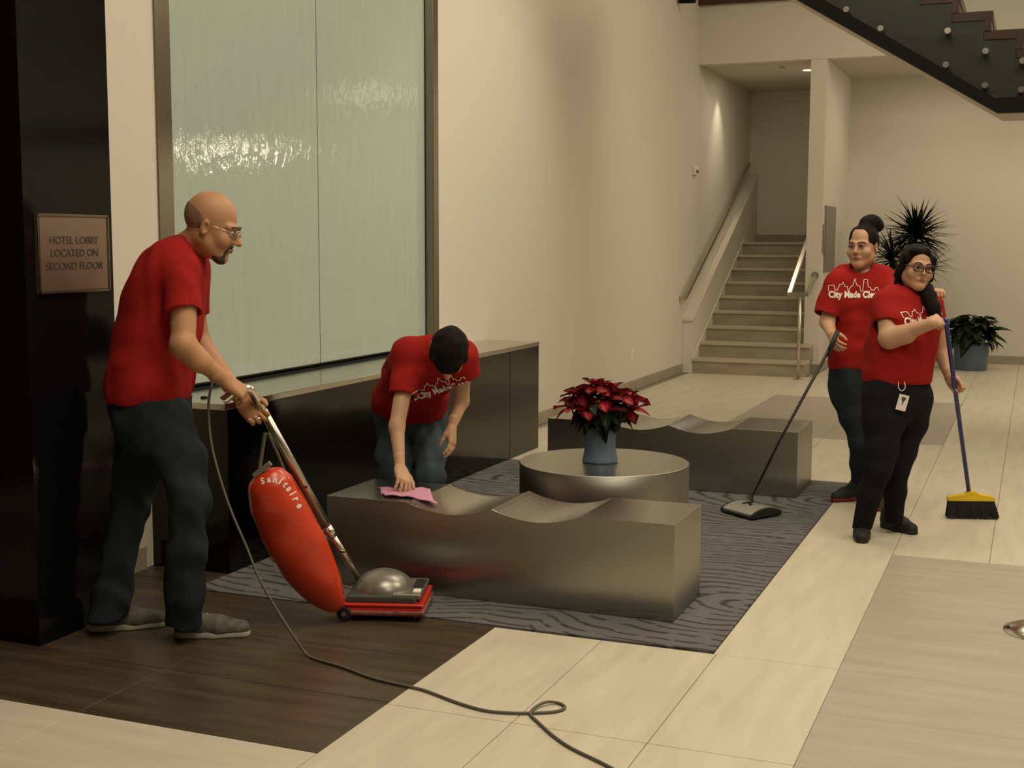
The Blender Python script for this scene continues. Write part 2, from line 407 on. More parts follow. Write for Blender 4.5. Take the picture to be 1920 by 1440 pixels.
# grey crosswise right
for j in range(1, 9):
    y1 = YG(3)-.002-(j-1)*.4875; y0 = y1-.4875
    for k in range(0, 3): clipped(XG(0)+k*.938, XG(0)+(k+1)*.938, y0, y1, 'grey_x')
# cream field beyond
for k in range(-7, 8):
    for j in range(3, 15):
        if k < 0 and j < 5: continue
        if -4 <= k < 0 and 7 <= j < 10: continue
        x0, x1 = max(XG(k), -3.98), XG(k+1)
        if YG(j) > 15.55:
            x0 = max(x0, -2.43)
            if x1-x0 < .05: continue
        clipped(x0, x1, YG(j), min(YG(j+1), 18.3), 'cream_y')
for j in range(0, 6):
    y0 = YG(7)+j*.4875
    for k in range(2): clipped(XG(-4)+k*.938, XG(-4)+(k+1)*.938, y0, y0+.4875, 'grey_x')
for lo, hi, mt in (((-6.1, -4.9), (XG(-3), 1.94), 'cream_x'), ((XG(-3), -4.9), (XG(0), YG(-2)), 'cream_y'), ((XG(0), -4.9), (6.1, YG(3)-.002-8*.4875), 'grey_x')):
    box('floor_slab', (*lo, -.006), (*hi, -.0005), M[mt], floor)
box('floor_slab', (XG(0)+3*.938, YG(3)-.002-8*.4875, -.006), (6.1, 18.3, -.0005), M['cream_y'], floor)
# carpet, let into the floor
rug = box('rug', (-3.548, 4.872, -.006), (-1.108, 8.755, .004), M['carpet'])
tag(rug, 'grey blue carpet with dark wood grain lines under the steel benches', 'rug')

# ------------------------------------------------------------------ wall fountain
ft = empty('wall_fountain', (-3.8, 7.2, 0), 'water wall of two wet green glass panels over a dark glossy basin', 'fountain')
Y0, Y1 = 5.14, 9.36
box('basin_body', (-4.0, Y0+.03, 0), (-3.55, 8.76, .80), M['fount_body'], ft, bevel=.002)
box('end_panel', (-4.0, 8.765, 0), (-3.55, Y1, .80), M['fount_body'], ft, bevel=.002)
box('ledge', (-4.0, Y0, .80), (-3.545, Y1, .832), M['fount_top'], ft, bevel=.003)
box('glass_panel', (-4.075, 5.43, .858), (-4.055, 6.905, 4.6), M['wet'], ft)
box('glass_panel', (-4.075, 6.915, .858), (-4.055, 8.39, 4.6), M['wet'], ft)
box('frame_upright', (-4.12, 5.28, .832), (-3.99, 5.40, 4.6), M['frame'], ft, bevel=.004)
box('frame_upright', (-4.12, 8.40, .832), (-3.99, 8.488, 4.6), M['frame'], ft, bevel=.004)
box('water_channel', (-4.12, 5.40, .80), (-4.0, 8.40, .836), M['black_paint'], ft)
for xx in (-3.86, -3.77):
    bm_obj('ledge_cap', lathe_bm([(0, .008), (.016, .008), (.018, 0), (0, 0)], (xx, 5.30, .832), 16), M['black_paint'], ft)

# ------------------------------------------------------------------ hotel lobby plaque
def text_mesh(s, size, bold=.0, ext=.001, space=1.0, align='CENTER', shear=0, name='lettering'):
    c = bpy.data.curves.new('t', 'FONT'); c.body = s; c.size = size; c.extrude = ext; c.align_x = align
    c.align_y = 'CENTER'; c.offset = bold; c.space_character = space; c.shear = shear; c.resolution_u = 3
    o = bpy.data.objects.new('t', c); COL.objects.link(o)
    dg = bpy.context.evaluated_depsgraph_get()
    me = bpy.data.meshes.new_from_object(o.evaluated_get(dg)); me.name = name
    bpy.data.objects.remove(o); bpy.data.curves.remove(c)
    return me
pl = empty('lobby_sign', (-3.6, 4.196, 1.548), 'bronze plaque reading hotel lobby located on second floor, on the black pillar', 'sign')
box('plate', (-3.602, 3.987, 1.392), (-3.588, 4.405, 1.705), M['plaque'], pl, bevel=.002)
fr = bmesh.new()
for lo, hi in (((-3.589, 3.987, 1.392), (-3.585, 4.405, 1.398)), ((-3.589, 3.987, 1.699), (-3.585, 4.405, 1.705)),
               ((-3.589, 3.987, 1.392), (-3.585, 3.993, 1.705)), ((-3.589, 4.399, 1.392), (-3.585, 4.405, 1.705))): box_bm(lo, hi, fr)
bm_obj('rim', fr, M['frame'], pl)
fr = bmesh.new()
for lo, hi in (((-3.589, 3.996, 1.401), (-3.5865, 4.396, 1.405)), ((-3.589, 3.996, 1.692), (-3.5865, 4.396, 1.696)),
               ((-3.589, 3.996, 1.401), (-3.5865, 4.0, 1.696)), ((-3.589, 4.392, 1.401), (-3.5865, 4.396, 1.696))): box_bm(lo, hi, fr)
bm_obj('border_line', fr, M['plaque_dark'], pl)
for s, z, wd in (('HOTEL LOBBY', 1.600, .285), ('LOCATED ON', 1.550, .275), ('SECOND FLOOR', 1.498, .335)):
    me = text_mesh(s, .043, .0004, .0006)
    xs = [v.co.x for v in me.vertices]; sc = wd/(max(xs)-min(xs)); mid = (max(xs)+min(xs))/2
    for v in me.vertices:
        v.co = Vector((-3.5872+v.co.z, 4.196+(v.co.x-mid)*sc, z+v.co.y))
    link('lettering', me, M['plaque_dark'], pl)

# ------------------------------------------------------------------ alcove staircase
st = empty('staircase', (-3.2, 15.5, 0), 'pale stone staircase with nine steps in the far alcove', 'stairs')
ys = [15.5+i*.355 for i in range(9)]
for i, y in enumerate(ys):
    z = (i+1)*.178
    y2 = ys[i+1]+.02 if i < 8 else 19.29
    s = box('stair_step', (-3.87, y+.02, z-.178), (-2.62 if y > 16.05 else -2.50, y2, z-.03), M['stair'], st)
    box('nosing', (-3.87, y, z-.032), (-2.62 if y > 16.05 else -2.50, y2, z), M['stair_nose'], s, bevel=.004)
def prism(name, prof, x0, x1, mt, parent=None):
    bm = bmesh.new()
    a = [bm.verts.new((x0, y, z)) for y, z in prof]; b = [bm.verts.new((x1, y, z)) for y, z in prof]
    bm.faces.new(a); bm.faces.new(b[::-1])
    for k in range(len(prof)): bm.faces.new((a[k], b[k], b[(k+1) % len(prof)], a[(k+1) % len(prof)]))
    return bm_obj(name, bm, mt, parent)
zc = lambda y: .66+.505*(y-15.5)
prism('curb_wall', [(15.52, 0), (19.3, 0), (19.3, zc(19.3)-.02), (15.52, zc(15.52)-.02)], -3.998, -3.872, M['wall'], st)
prism('curb_cap', [(15.5, zc(15.5)-.02), (19.3, zc(19.3)-.02), (19.3, zc(19.3)+.02), (15.5, zc(15.5)+.02)], -3.998, -3.855, M['curb'], st)
prism('skirt_edge', [(15.56, .17), (18.4, 1.62), (18.4, 1.65), (15.56, .2)], -3.873, -3.862, M['curb'], st)
hr = empty('handrail', (-3.94, 15.5, 0), 'flat steel handrail on the wall above the stair curb', 'handrail')
def flatbar(bm, a, b, w=.022, h=.045):
    a, b = Vector(a), Vector(b); t = (b-a).normalized(); s = t.cross(Vector((0, 0, 1)))
    if s.length < .05: s = Vector((1, 0, 0))
    s.normalize(); u = s.cross(t)
    va = [bm.verts.new(p+s*w*i+u*h/2*j) for p in (a, b) for i, j in ((-1, -1), (1, -1), (1, 1), (-1, 1))]
    for f in ((0, 1, 2, 3), (7, 6, 5, 4), (0, 4, 5, 1), (1, 5, 6, 2), (2, 6, 7, 3), (3, 7, 4, 0)): bm.faces.new([va[k] for k in f])
bm = bmesh.new(); flatbar(bm, (-3.93, 15.35, .93), (-3.93, 18.95, 2.72)); bm_obj('rail', bm, M['rail'], hr)
bm = bmesh.new(); flatbar(bm, (-3.93, 15.36, .92), (-4.0, 15.36, .92), .03, .045); bm_obj('rail_end', bm, M['rail'], hr)
for y in (15.95, 17.2, 18.4):
    z = .93+(y-15.35)*.497
    bm_obj('bracket', tube_bm([(-4.0, y, z-.08), (-3.95, y, z-.08), (-3.93, y, z-.02)], .008), M['rail'], hr)
hr2 = empty('handrail', (-2.53, 15.2, 0), 'short steel handrail on a floor post in front of the white pier', 'handrail')
bm_obj('post', tube_bm([(-2.53, 15.22, 0), (-2.53, 15.22, .98)], .021, n=12), M['rail'], hr2, smooth=True)
bm_obj('base_plate', lathe_bm([(0, .012), (.06, .012), (.06, 0), (0, 0)], (-2.53, 15.22, 0), 20), M['chrome'], hr2)
bm = bmesh.new(); flatbar(bm, (-2.66, 15.22, 1.0), (-2.44, 15.22, 1.0)); bm_obj('cross_bar', bm, M['chrome'], hr2)
bm = bmesh.new(); flatbar(bm, (-2.655, 15.22, 1.0), (-2.68, 18.6, 2.7)); bm_obj('rail', bm, M['rail'], hr2)
bm = bmesh.new(); flatbar(bm, (-2.455, 15.22, 1.0), (-2.50, 16.1, 1.2)); bm_obj('wall_bar', bm, M['rail'], hr2)
bm_obj('flange', tube_bm([(-2.5, 16.07, 1.2), (-2.5, 16.1, 1.2)], .045, n=16), M['rail'], hr2)
# small fittings
e = empty('call_panel', (-2.42, 16.6, 1.6), 'stepped pair of brushed metal plates on the side of the white pier', 'panel')
box('plate', (-2.4295, 16.24, 1.24), (-2.405, 17.05, 2.05), M['plate'], e, bevel=.003)
box('side_plate', (-2.4295, 16.115, 1.47), (-2.41, 16.24, 1.82), M['plate'], e, bevel=.003)
e = empty('fire_alarm', (-4.0, 15.95, 2.48), 'small white alarm strobe high on the wall left of the stairs', 'alarm')
box('housing', (-4.0, 15.88, 2.43), (-3.965, 16.05, 2.55), M['white'], e, bevel=.006)
box('lens', (-3.966, 15.92, 2.455), (-3.95, 16.0, 2.49), M['frame'], e, bevel=.004)
e = empty('wall_outlet', (-4.0, 13.38, .39), 'white power outlet plate low on the long cream wall', 'outlet')
box('cover_plate', (-4.0, 13.34, .33), (-3.994, 13.42, .45), M['white'], e, bevel=.002)
for z in (.365, .415): box('socket', (-3.995, 13.365, z-.015), (-3.992, 13.395, z+.015), M['curb'], e)
e = empty('security_camera', (-4.0, 15.0, 4.38), 'small dark cylindrical camera sticking out high on the cream wall', 'camera')
bm_obj('body', tube_bm([(-3.97, 15.02, 4.385), (-3.78, 14.98, 4.37)], .035, n=16), M['black_paint'], e, smooth=False)
bm_obj('bracket', tube_bm([(-4.0, 15.05, 4.36), (-3.9, 15.0, 4.37)], .018, n=8), M['chrome'], e)
for lx, ly in ((-2.80, 17.0),):
    e = empty('downlight', (lx, ly, 3.78), 'lit recessed downlight in the stair alcove ceiling', 'light')
    bm_obj('trim_ring', lathe_bm([(.07, .012), (.09, .01), (.09, -.006), (.07, -.006), (.07, .012)], (lx, ly, 3.782), 24), M['white'], e)
    bm_obj('lamp', lathe_bm([(0, 0), (.07, 0)], (lx, ly, 3.780), 24), M['glow'], e)
for q, lb in (((-3.05, 16.6, 3.79), 'tiny smoke detector on the stair alcove ceiling'), ((-1.3, 16.6, 3.79), 'tiny smoke detector on the ceiling right of the white pier')):
    e = tag(bm_obj('smoke_detector', lathe_bm([(0, -.02), (.035, -.02), (.045, 0)], q, 20), M['plate']), lb, 'detector')

# ------------------------------------------------------------------ upper staircase (dark, top right)
up = empty('upper_staircase', (-.34, 11.0, 2.6), 'dark steel staircase with red wood treads and glass side at top right', 'stairs')
sl = .612
def ln(x, off=0): return 2.612+(-.336-x)*sl+off
def yprism(name, prof, y0, y1, mt, parent):
    bm = bmesh.new()
    a = [bm.verts.new((x, y0, z)) for x, z in prof]; b = [bm.verts.new((x, y1, z)) for x, z in prof]
    bm.faces.new(a); bm.faces.new(b[::-1])
    for k in range(len(prof)): bm.faces.new((a[k], b[k], b[(k+1) % len(prof)], a[(k+1) % len(prof)]))
    return bm_obj(name, bm, mt, parent)
XL = -3.0
yprism('bottom_rail', [(3.0, 2.612), (-.336, 2.612), (XL, ln(XL)), (XL, ln(XL)+.135), (-.36, 2.727), (3.0, 2.727)], 10.96, 11.06, M['black_paint'], up)
yprism('soffit', [(3.0, 2.665), (-.33, 2.665), (XL, ln(XL)+.06), (XL, ln(XL)+.10), (-.336, 2.72), (3.0, 2.72)], 11.07, 12.35, M['ceiling'], up)
# stepped stringer plate
tr, rs = .245, .152
pts = []; x = -.17; z = 3.27
xs = []
n_up = 9
prof = [(3.0, 2.70), (-.33, 2.70), (XL, ln(XL)+.1)]
stp = []
x = -.16; z = 3.265
for i in range(n_up):
    stp.append((x-tr*(i+1), x-tr*i, z+rs*i))
low = []
for i in range(1, 4): low.append((x+tr*(i-1), x+tr*i, z-rs*i))
allst = sorted(stp+low, key=lambda s: s[0])
prof_top = []
for a, b, zz in allst: prof_top += [(a-.06, zz-.075), (b-.06, zz-.075)]
prof_full = [(XL, ln(XL)+.1)] + [(XL, prof_top[0][1])] + prof_top + [(prof_top[-1][0], 2.78), (3.0, 2.78), (3.0, 2.66), (-.34, 2.66)]
yprism('stringer_plate', prof_full, 11.1, 11.14, M['stringer'], up)
for a, b, zz in allst:
    s = box('tread', (a-.06, 11.09, zz-.075), (b+.005, 12.3, zz), M['wood'], up, bevel=.004)
    s2 = box('riser', (b-.06, 11.09, zz-rs-.01), (b-.005, 12.28, zz-.07), M['wood'], up)
box('landing', (allst[-1][1], 11.12, 2.76), (3.0, 12.3, 2.81), M['wood'], up)
gl = yprism('glass_side', [(-.45, 2.75), (2.8, 2.75), (2.8, 3.9), (-.4, 3.9), (-2.6, 5.25), (XL, 5.25), (XL, ln(XL)+.14)], 10.985, 11.0, M['pane'], up)
for bx, bz in ((-1.515, 3.473), (-1.242, 3.307), (-.728, 3.259), (-.732, 2.999), (-.441, 3.088), (-.435, 2.827), (-.167, 3.001), (-.168, 2.782), (-1.79, 3.64), (-1.0, 3.42)):
    if bx in (-1.79, -1.0): continue
    bm_obj('standoff_bolt', tube_bm([(bx, 10.955, bz), (bx, 11.1, bz)], [.024, .024], n=16), M['chrome'], up)

# ------------------------------------------------------------------ benches and table
def bench(x0, y0, y1, label):
    S = .4165; H = .423; bm = bmesh.new()
    prof = [(x0, H), (x0+S, H)]
    for k in (1, 2):
        for i in range(1, 17):
            t = i/16; prof.append((x0+S*(k+t), H-.042*math.sin(PI*t)**.9 if i < 16 else H))
    prof.append((x0+4*S, H))
    for k in (0, 1, 3): pass
    z0 = .006
    fv = [bm.verts.new((x, y0, z)) for x, z in prof]; bv = [bm.verts.new((x, y1, z)) for x, z in prof]
    fb = [bm.verts.new((x, y0, z0)) for x, z in prof]; bb = [bm.verts.new((x, y1, z0)) for x, z in prof]
    for i in range(len(prof)-1):
        f = bm.faces.new((fv[i], fv[i+1], bv[i+1], bv[i])); f.material_index = 0
        f = bm.faces.new((fb[i], fb[i+1], fv[i+1], fv[i])); f.material_index = 1
        f = bm.faces.new((bv[i], bv[i+1], bb[i+1], bb[i])); f.material_index = 1
    for a in (0, -1):
        f = bm.faces.new((fb[a], fv[a], bv[a], bb[a])); f.material_index = 1
    bmesh.ops.remove_doubles(bm, verts=bm.verts, dist=1e-5)
    e = empty('steel_bench', (x0+2*S, (y0+y1)/2, 0), label, 'bench', 'steel benches')
    o = bm_obj('body', bm, [M['steel_top'], M['steel_side']], e)
    md = o.modifiers.new('b', 'BEVEL'); md.width = .0018; md.segments = 2; md.limit_method = 'ANGLE'; md.angle_limit = math.radians(40)
    box('plinth', (x0+.02, y0+.02, .0045), (x0+4*S-.02, y1-.02, .01), M['black_paint'], e)
bench(-3.022, 5.19, 5.655, 'near steel bench with two scooped seats, behind the red vacuum cleaner')
bench(-3.0, 8.085, 8.66, 'far steel bench with two scooped seats, behind the round table')
tb = empty('round_table', (-2.145, 6.67, 0), 'low round drum table of brushed steel under the poinsettia', 'table')
TR, TH = .462, .408
bm_obj('drum', lathe_bm([(TR, .006), (TR, TH-.003), (TR-.003, TH-.0005)], (-2.145, 6.67, 0), 96), M['steel_side'], tb, smooth=True)
bm_obj('tabletop', lathe_bm([(TR-.003, TH-.0005), (0, TH)], (-2.145, 6.67, 0), 96), M['steel_top'], tb)
bm_obj('foot_ring', lathe_bm([(0, .0045), (TR-.02, .0045), (TR-.02, .008), (0, .008)], (-2.145, 6.67, 0), 48), M['black_paint'], tb)

# ------------------------------------------------------------------ plants
def leaf_mesh(name, L, W, droop, fold, mt, lobed=False, n=7, tip=1.0):
    "a pointed leaf along +x, curving down, folded along its midrib"
    bm = bmesh.new(); rows = []
    for i in range(n):
        t = i/(n-1)
        w_ = W*math.sin(PI*min(1, (t*.93+.04))**tip)
        if lobed: w_ *= 1+.28*math.sin(t*PI*3.2+.5)
        if i == n-1: w_ = .0008
        x = L*t*(1-.12*droop*t); z = -droop*L*t*t*.55
        rows.append([bm.verts.new((x, -w_, z+w_*fold)), bm.verts.new((x, 0, z)), bm.verts.new((x, w_, z+w_*fold))])
    for a, b in zip(rows, rows[1:]):
        for k in range(2): bm.faces.new((a[k], b[k], b[k+1], a[k+1]))
    r = bmesh.ops.solidify(bm, geom=bm.faces[:], thickness=.0008)
    me = bpy.data.meshes.new(name); bm.to_mesh(me); bm.free(); me.materials.append(mt)
    me.polygons.foreach_set('use_smooth', [True]*len(me.polygons)); return me
def put(name, me, parent, base, az, el, roll=0, s=1.0):
    o = bpy.data.objects.new(name, me); COL.objects.link(o); o.parent = parent
    o.matrix_parent_inverse = Matrix.Translation(-Vector(parent.location))
    o.matrix_basis = Matrix.Translation(Vector(base)) @ Matrix.Rotation(az, 4, 'Z') @ Matrix.Rotation(-el, 4, 'Y') @ Matrix.Rotation(roll, 4, 'X') @ Matrix.Diagonal((s, s, s, 1))
    return o
def pot(parent, c, prof, mt, soilz, soilr):
    bm_obj('pot', lathe_bm(prof, c, 48), mt, parent, smooth=True)
    bm_obj('soil', lathe_bm([(0, soilz+.01), (soilr*.6, soilz+.006), (soilr, soilz)], c, 24), M['soil'], parent)

# poinsettia on the table
pc = Vector((-2.165, 6.66, TH))
pn = empty('poinsettia', pc, 'red poinsettia in a waisted blue grey pot on the round steel table', 'plant')
pot(pn, pc, [(0, .001), (.094, .001), (.098, .006), (.096, .02), (.088, .05), (.084, .09), (.084, .14), (.088, .195), (.084, .196), (.08, .15), (.078, .06)], M['blue_pot'], .175, .08)
lm = [leaf_mesh('bract', .145, .038, d, .35, M['bract'], lob) for d, lob in ((.5, True), (.9, False), (.25, True))]
gm = [leaf_mesh('leaf', .15, .034, d, .3, M['leaf'], lob) for d, lob in ((1.2, False), (.7, True))]
rnd = random.Random(5)
heads = [(x*1.45, y*1.2, z*1.12+.01) for x, y, z in [(-.075, -.02, .32), (.012, -.055, .30), (.075, -.02, .315), (-.02, .05, .345), (.05, .055, .33), (-.085, .045, .30), (.11, .03, .29), (-.03, -.03, .36), (-.055, -.085, .25), (.10, -.06, .245), (-.11, -.04, .26), (.0, .0, .36)]]
for hx, hy, hz in heads:
    b = pc+R_*hx*1.0+Vector((-R_.y, R_.x, 0))*0+Vector((-.37, .92, 0))*hy+Vector((0, 0, hz))
    bm_obj('stem', tube_bm([pc+Vector((hx*.3, hy*.3, .165)), pc+Vector((hx*.8, hy*.8, hz*.7)), b], .004, n=6), M['stem'], pn)
    a0 = rnd.random()*6.28
    for k in range(6):
        put('bract', lm[k % 3], pn, b, a0+k*PI/3+rnd.uniform(-.2, .2), rnd.uniform(-.25, .35), rnd.uniform(-.4, .4), rnd.uniform(.8, 1.08))
    for k in range(4):
        put('bract', lm[2], pn, b+Vector((0, 0, .008)), a0+.5+k*PI/2, rnd.uniform(.3, .75), rnd.uniform(-.3, .3), rnd.uniform(.45, .6))
    bm_obj('flower_eye', lathe_bm([(0, .012), (.006, .008), (.008, 0), (0, -.003)], b+Vector((0, 0, .006)), 8), M['broom_y'], pn)
for k in range(60):
    a = rnd.random()*6.28; r = rnd.uniform(.02, .09); z = rnd.uniform(.24, .34)
    put('leaf', gm[k % 2], pn, pc+Vector((r*math.cos(a), r*math.sin(a), z)), a+rnd.uniform(-.4, .4), rnd.uniform(-.55, .35), rnd.uniform(-.5, .5), rnd.uniform(.7, 1.05))

# spiky dracaena behind the two women
dc = Vector((-1.42, 17.3, 0))
dn = empty('dracaena', dc, 'tall spiky dark green potted plant behind the two women', 'plant')
pot(dn, dc, [(0, 0), (.2, 0), (.21, .01), (.235, .42), (.24, .45), (.22, .45), (.21, .3)], M['blue_pot'], .40, .215)
crowns = [(P(1716, 442, 16.5), .56, 190), (P(1672, 485, 16.4), .42, 100), (P(1738, 500, 16.6), .42, 60)]
dm = [leaf_mesh('leaf', 1.0, .036, d, .25, M['leaf'], False, n=6, tip=.6) for d in (.12, .35, .6)]
for ci, (c, L, n) in enumerate(crowns):
    bm_obj('trunk', tube_bm(smooth_path([dc+Vector((.04*ci, 0, .38)), dc+Vector((.1*(ci-1), .02, .9)), c+Vector((0, 0, -.02))], 4), .025, n=10), M['stem'], dn, smooth=True)
    for k in range(n):
        a = k*2.39996; el = math.asin(max(-1, min(1, rnd.uniform(-.45, .98))))
        put('leaf', dm[k % 3], dn, c+Vector((0, 0, rnd.uniform(-.08, .08))), a, el, rnd.uniform(-.4, .4), L*rnd.uniform(.8, 1.05))

# broad leaved plant in grey blue pot
bc = Vector((-.72, 17.35, 0))
bn = empty('peace_lily', bc, 'broad leaved green plant in a blue grey pot by the back wall', 'plant')
pot(bn, bc, [(0, 0), (.19, 0), (.20, .01), (.215, .30), (.22, .34), (.2, .34), (.19, .2)], M['blue_pot'], .30, .195)
blm = [leaf_mesh('leaf', .30, .062, d, .25, M['leaf2'], False, n=7) for d in (.9, 1.3, .6)]
for k in range(110):
    a = k*2.39996; r = .16*math.sqrt((k % 25)/25)
    z = .34+.26*(1-(k % 25)/25)+rnd.uniform(0, .08)
    b = bc+Vector((r*math.cos(a), r*math.sin(a), z))
    put('leaf', blm[k % 3], bn, b, a+rnd.uniform(-.3, .3), rnd.uniform(-.35, .65), rnd.uniform(-.5, .5), rnd.uniform(.75, 1.1))
    if k % 4 == 0: bm_obj('stem', tube_bm([bc+Vector((r*.4*math.cos(a), r*.4*math.sin(a), .3)), b], .005, n=5), M['leaf2'], bn)

# ------------------------------------------------------------------ upright vacuum cleaner
vo = Vector((-2.655, 4.69, 0.004))
u = Vector((.95, .312, 0)).normalized(); v = Vector((-u.y, u.x, 0)); VM = Matrix(((u.x, v.x, 0, vo.x), (u.y, v.y, 0, vo.y), (0, 0, 1, vo.z), (0, 0, 0, 1)))
vac = empty('vacuum_cleaner', vo, 'red upright vacuum cleaner with long red bag, pushed over the carpet edge', 'vacuum')
def vbox(name, lo, hi, mt, bev=.006, taper=None, par=vac):
    bm = box_bm(lo, hi)
    if taper:
        for q in bm.verts:
            if q.co.z > (lo[2]+hi[2])/2:
                q.co.x = (q.co.x-(lo[0]+hi[0])/2)*taper+(lo[0]+hi[0])/2; q.co.y = (q.co.y-(lo[1]+hi[1])/2)*taper+(lo[1]+hi[1])/2
    for q in bm.verts: q.co = VM @ q.co
    return bm_obj(name, bm, mt, par, bevel=bev, seg=3)
vbox('nozzle', (-.01, 0, .018), (.335, .32, .062), M['red_plastic'], .014)
vbox('bumper_strip', (.02, -.004, .022), (.341, .324, .046), M['bag_dark'], .01)
vbox('nozzle_rim', (-.012, -.003, .060), (.337, .323, .074), M['red_plastic'], .006)
vbox('motor_skirt', (.0, .012, .07), (.31, .30, .105), M['hood_dark'], .012, .96)
vbox('motor_deck', (.20, .02, .088), (.325, .30, .112), M['hood'], .008)
vbox('pedal', (.285, .05, .108), (.318, .10, .118), M['white'], .003)
vbox('headlight_slot', (.275, .12, .108), (.32, .26, .117), M['rubber'], .003)
bm = bmesh.new(); bmesh.ops.create_uvsphere(bm, u_segments=32, v_segments=16, radius=1)
bmesh.ops.delete(bm, geom=[q for q in bm.verts if q.co.z < -.05], context='VERTS')
for q in bm.verts: q.co = VM @ Vector((.145+q.co.x*.135, .16+q.co.y*.13, .085+q.co.z*.10))
bm_obj('motor_hood', bm, M['hood'], vac, smooth=True)
bm = bmesh.new()
for a, b in (((.02, .16, .10), (.06, .16, .135)),): tube_bm([VM @ Vector(a), VM @ Vector(b)], .02, bm, n=12)
bm_obj('handle_socket', bm, M['chrome'], vac, smooth=True)
for xx, yy, rr in ((.0, -.012, .03), (.0, .315, .03), (.30, .02, .014), (.30, .29, .014)):
    wq = bm_obj('wheel', tube_bm([VM @ Vector((xx, yy, rr)), VM @ Vector((xx, yy+.022, rr))], rr, n=24), M['rubber'], vac, bevel=.003)
    bm_obj('hub', tube_bm([VM @ Vector((xx, yy-.003, rr)), VM @ Vector((xx, yy+.001, rr))], rr*.35, n=12), M['hood'], wq)
# tube handle from the hood up to the man's hands
H0 = VM @ Vector((.045, .16, .12)); H1 = P(620, 1000, 5.50); H2 = P(560, 890, 5.42); H3 = P(492, 768, 5.26); H4 = P(475, 737, 5.22); H5 = P(461, 729, 5.19); H6 = P(440, 735, 5.17); H7 = P(418, 752, 5.16)
bm_obj('lower_tube', tube_bm([H0, H1], .016, n=14), M['rail'], vac, smooth=True)
bm_obj('tube_joint', tube_bm([H1+(H0-H1)*.06, H1, H1+(H2-H1)*.12], .021, n=14), M['chrome'], vac, smooth=True)
bm_obj('upper_tube', tube_bm([H1, H2, H3], .0185, n=14), M['rail'], vac, smooth=True)
bm_obj('handle_grip', tube_bm(smooth_path([H3, H4, H5, H6, H7], 5), .0195, n=14), M['chrome'], vac, smooth=True)
for pa in (H2+(H1-H2)*.2, H1+(H0-H1)*.35):
    bm_obj('cord_hook', tube_bm([pa-R_*.01, pa+R_*.0-F_*.02, pa+R_*.02-F_*.035], .006, n=8), M['chrome'], vac)
# bag: soft, flattened, along the tube
prof = [((494, 884), 14, 5.30), ((497, 893), 34, 5.31), ((505, 912), 45, 5.32), ((517, 940), 50, 5.335), ((535, 978), 53, 5.36), ((556, 1020), 54, 5.38), ((577, 1060), 51, 5.40), ((600, 1098), 42, 5.42), ((622, 1128), 26, 5.44), ((634, 1142), 12, 5.45)]
pts = smooth_path([P(c[0], c[1], d) for c, r, d in prof], 3)
rr = np.interp(np.linspace(0, len(prof)-1, len(pts)), range(len(prof)), [r*5.36/FPX for c, r, d in prof])
bm = bmesh.new(); rings = []
ax = (P(634, 1142, 5.45)-P(494, 884, 5.30)).normalized(); s1 = (R_-ax*R_.dot(ax)).normalized(); s2 = ax.cross(s1)
for i, (p, r) in enumerate(zip(pts, rr)):
    ring = []
    for k in range(28):
        a = 2*PI*k/28
        wob = 1+.025*math.sin(3*a+i*.5)+.02*math.sin(i*1.3+a)
        ring.append(bm.verts.new(p+s1*math.cos(a)*r*wob+s2*math.sin(a)*r*wob*.82))
    rings.append(ring)
for a, b in zip(rings, rings[1:]):
    for k in range(28): bm.faces.new((a[k], a[(k+1) % 28], b[(k+1) % 28], b[k]))
bm.faces.new(rings[0][::-1]); bm.faces.new(rings[-1])
bag = bm_obj('dust_bag', bm, M['bag'], vac, smooth=True)
bm_obj('bag_seam', tube_bm([q+s1*r*.98-s2*r*.10 for q, r in zip(pts, rr)][2:-3], .004, n=6), M['bag'], bag)
cl = bmesh.new(); box_bm((-.045, -.011, -.010), (.045, .011, .012), cl, M=Matrix.Translation(P(492, 881, 5.28)) @ Matrix((( R_.x, -F_.x, U_.x, 0), (R_.y, -F_.y, U_.y, 0), (R_.z, -F_.z, U_.z, 0), (0, 0, 0, 1))) @ Matrix.Rotation(math.radians(-38), 4, 'Y'))
bm_obj('bag_clip', cl, M['hood'], vac, bevel=.004)
bm_obj('bag_strap', tube_bm([P(497, 812, 5.27), P(491, 850, 5.28), P(487, 878, 5.28)], .008, n=8), M['cord'], vac)
bm_obj('bag_strap', tube_bm([P(503, 812, 5.29), P(520, 850, 5.33), P(532, 880, 5.36)], .007, n=8), M['cord'], vac)
bt = BVHTree.FromPolygons([q.co.copy() for q in bag.data.vertices], [tuple(f.vertices) for f in bag.data.polygons])
def project(me, center, T, Uv, N, bvh, off=.0015, back=.4):
    "lay a flat mesh (x, y) onto a surface along -N"
    for q in me.vertices:
        p = center+T*q.co.x+Uv*q.co.y
        h, n, i, d = bvh.ray_cast(p+N*back, -N, back*2.5)
        if h is None:
            h, n, i, d = bvh.find_nearest(p)
        q.co = h+n*off if n.dot(N) > 0 else h+N*off
word = 'Sanitaire'
path = smooth_path([P(*q) for q in ((484, 906, 5.2), (500, 901, 5.2), (516, 903, 5.2), (529, 911, 5.2), (539, 924, 5.2), (548, 939, 5.2), (557, 957, 5.2))], 6)
for i, ch in enumerate(word):
    t = (i+.5)/len(word)*(len(path)-1); k = int(t); p = path[k].lerp(path[min(k+1, len(path)-1)], t-k)
    T = (path[min(k+3, len(path)-1)]-path[max(k-3, 0)]).normalized(); N = -F_; Uv = N.cross(T).normalized()
    me = text_mesh(ch, .034, .0012, 0); project(me, p, T, Uv, N, bt, .002)
    link('lettering', me, M['white'], bag)

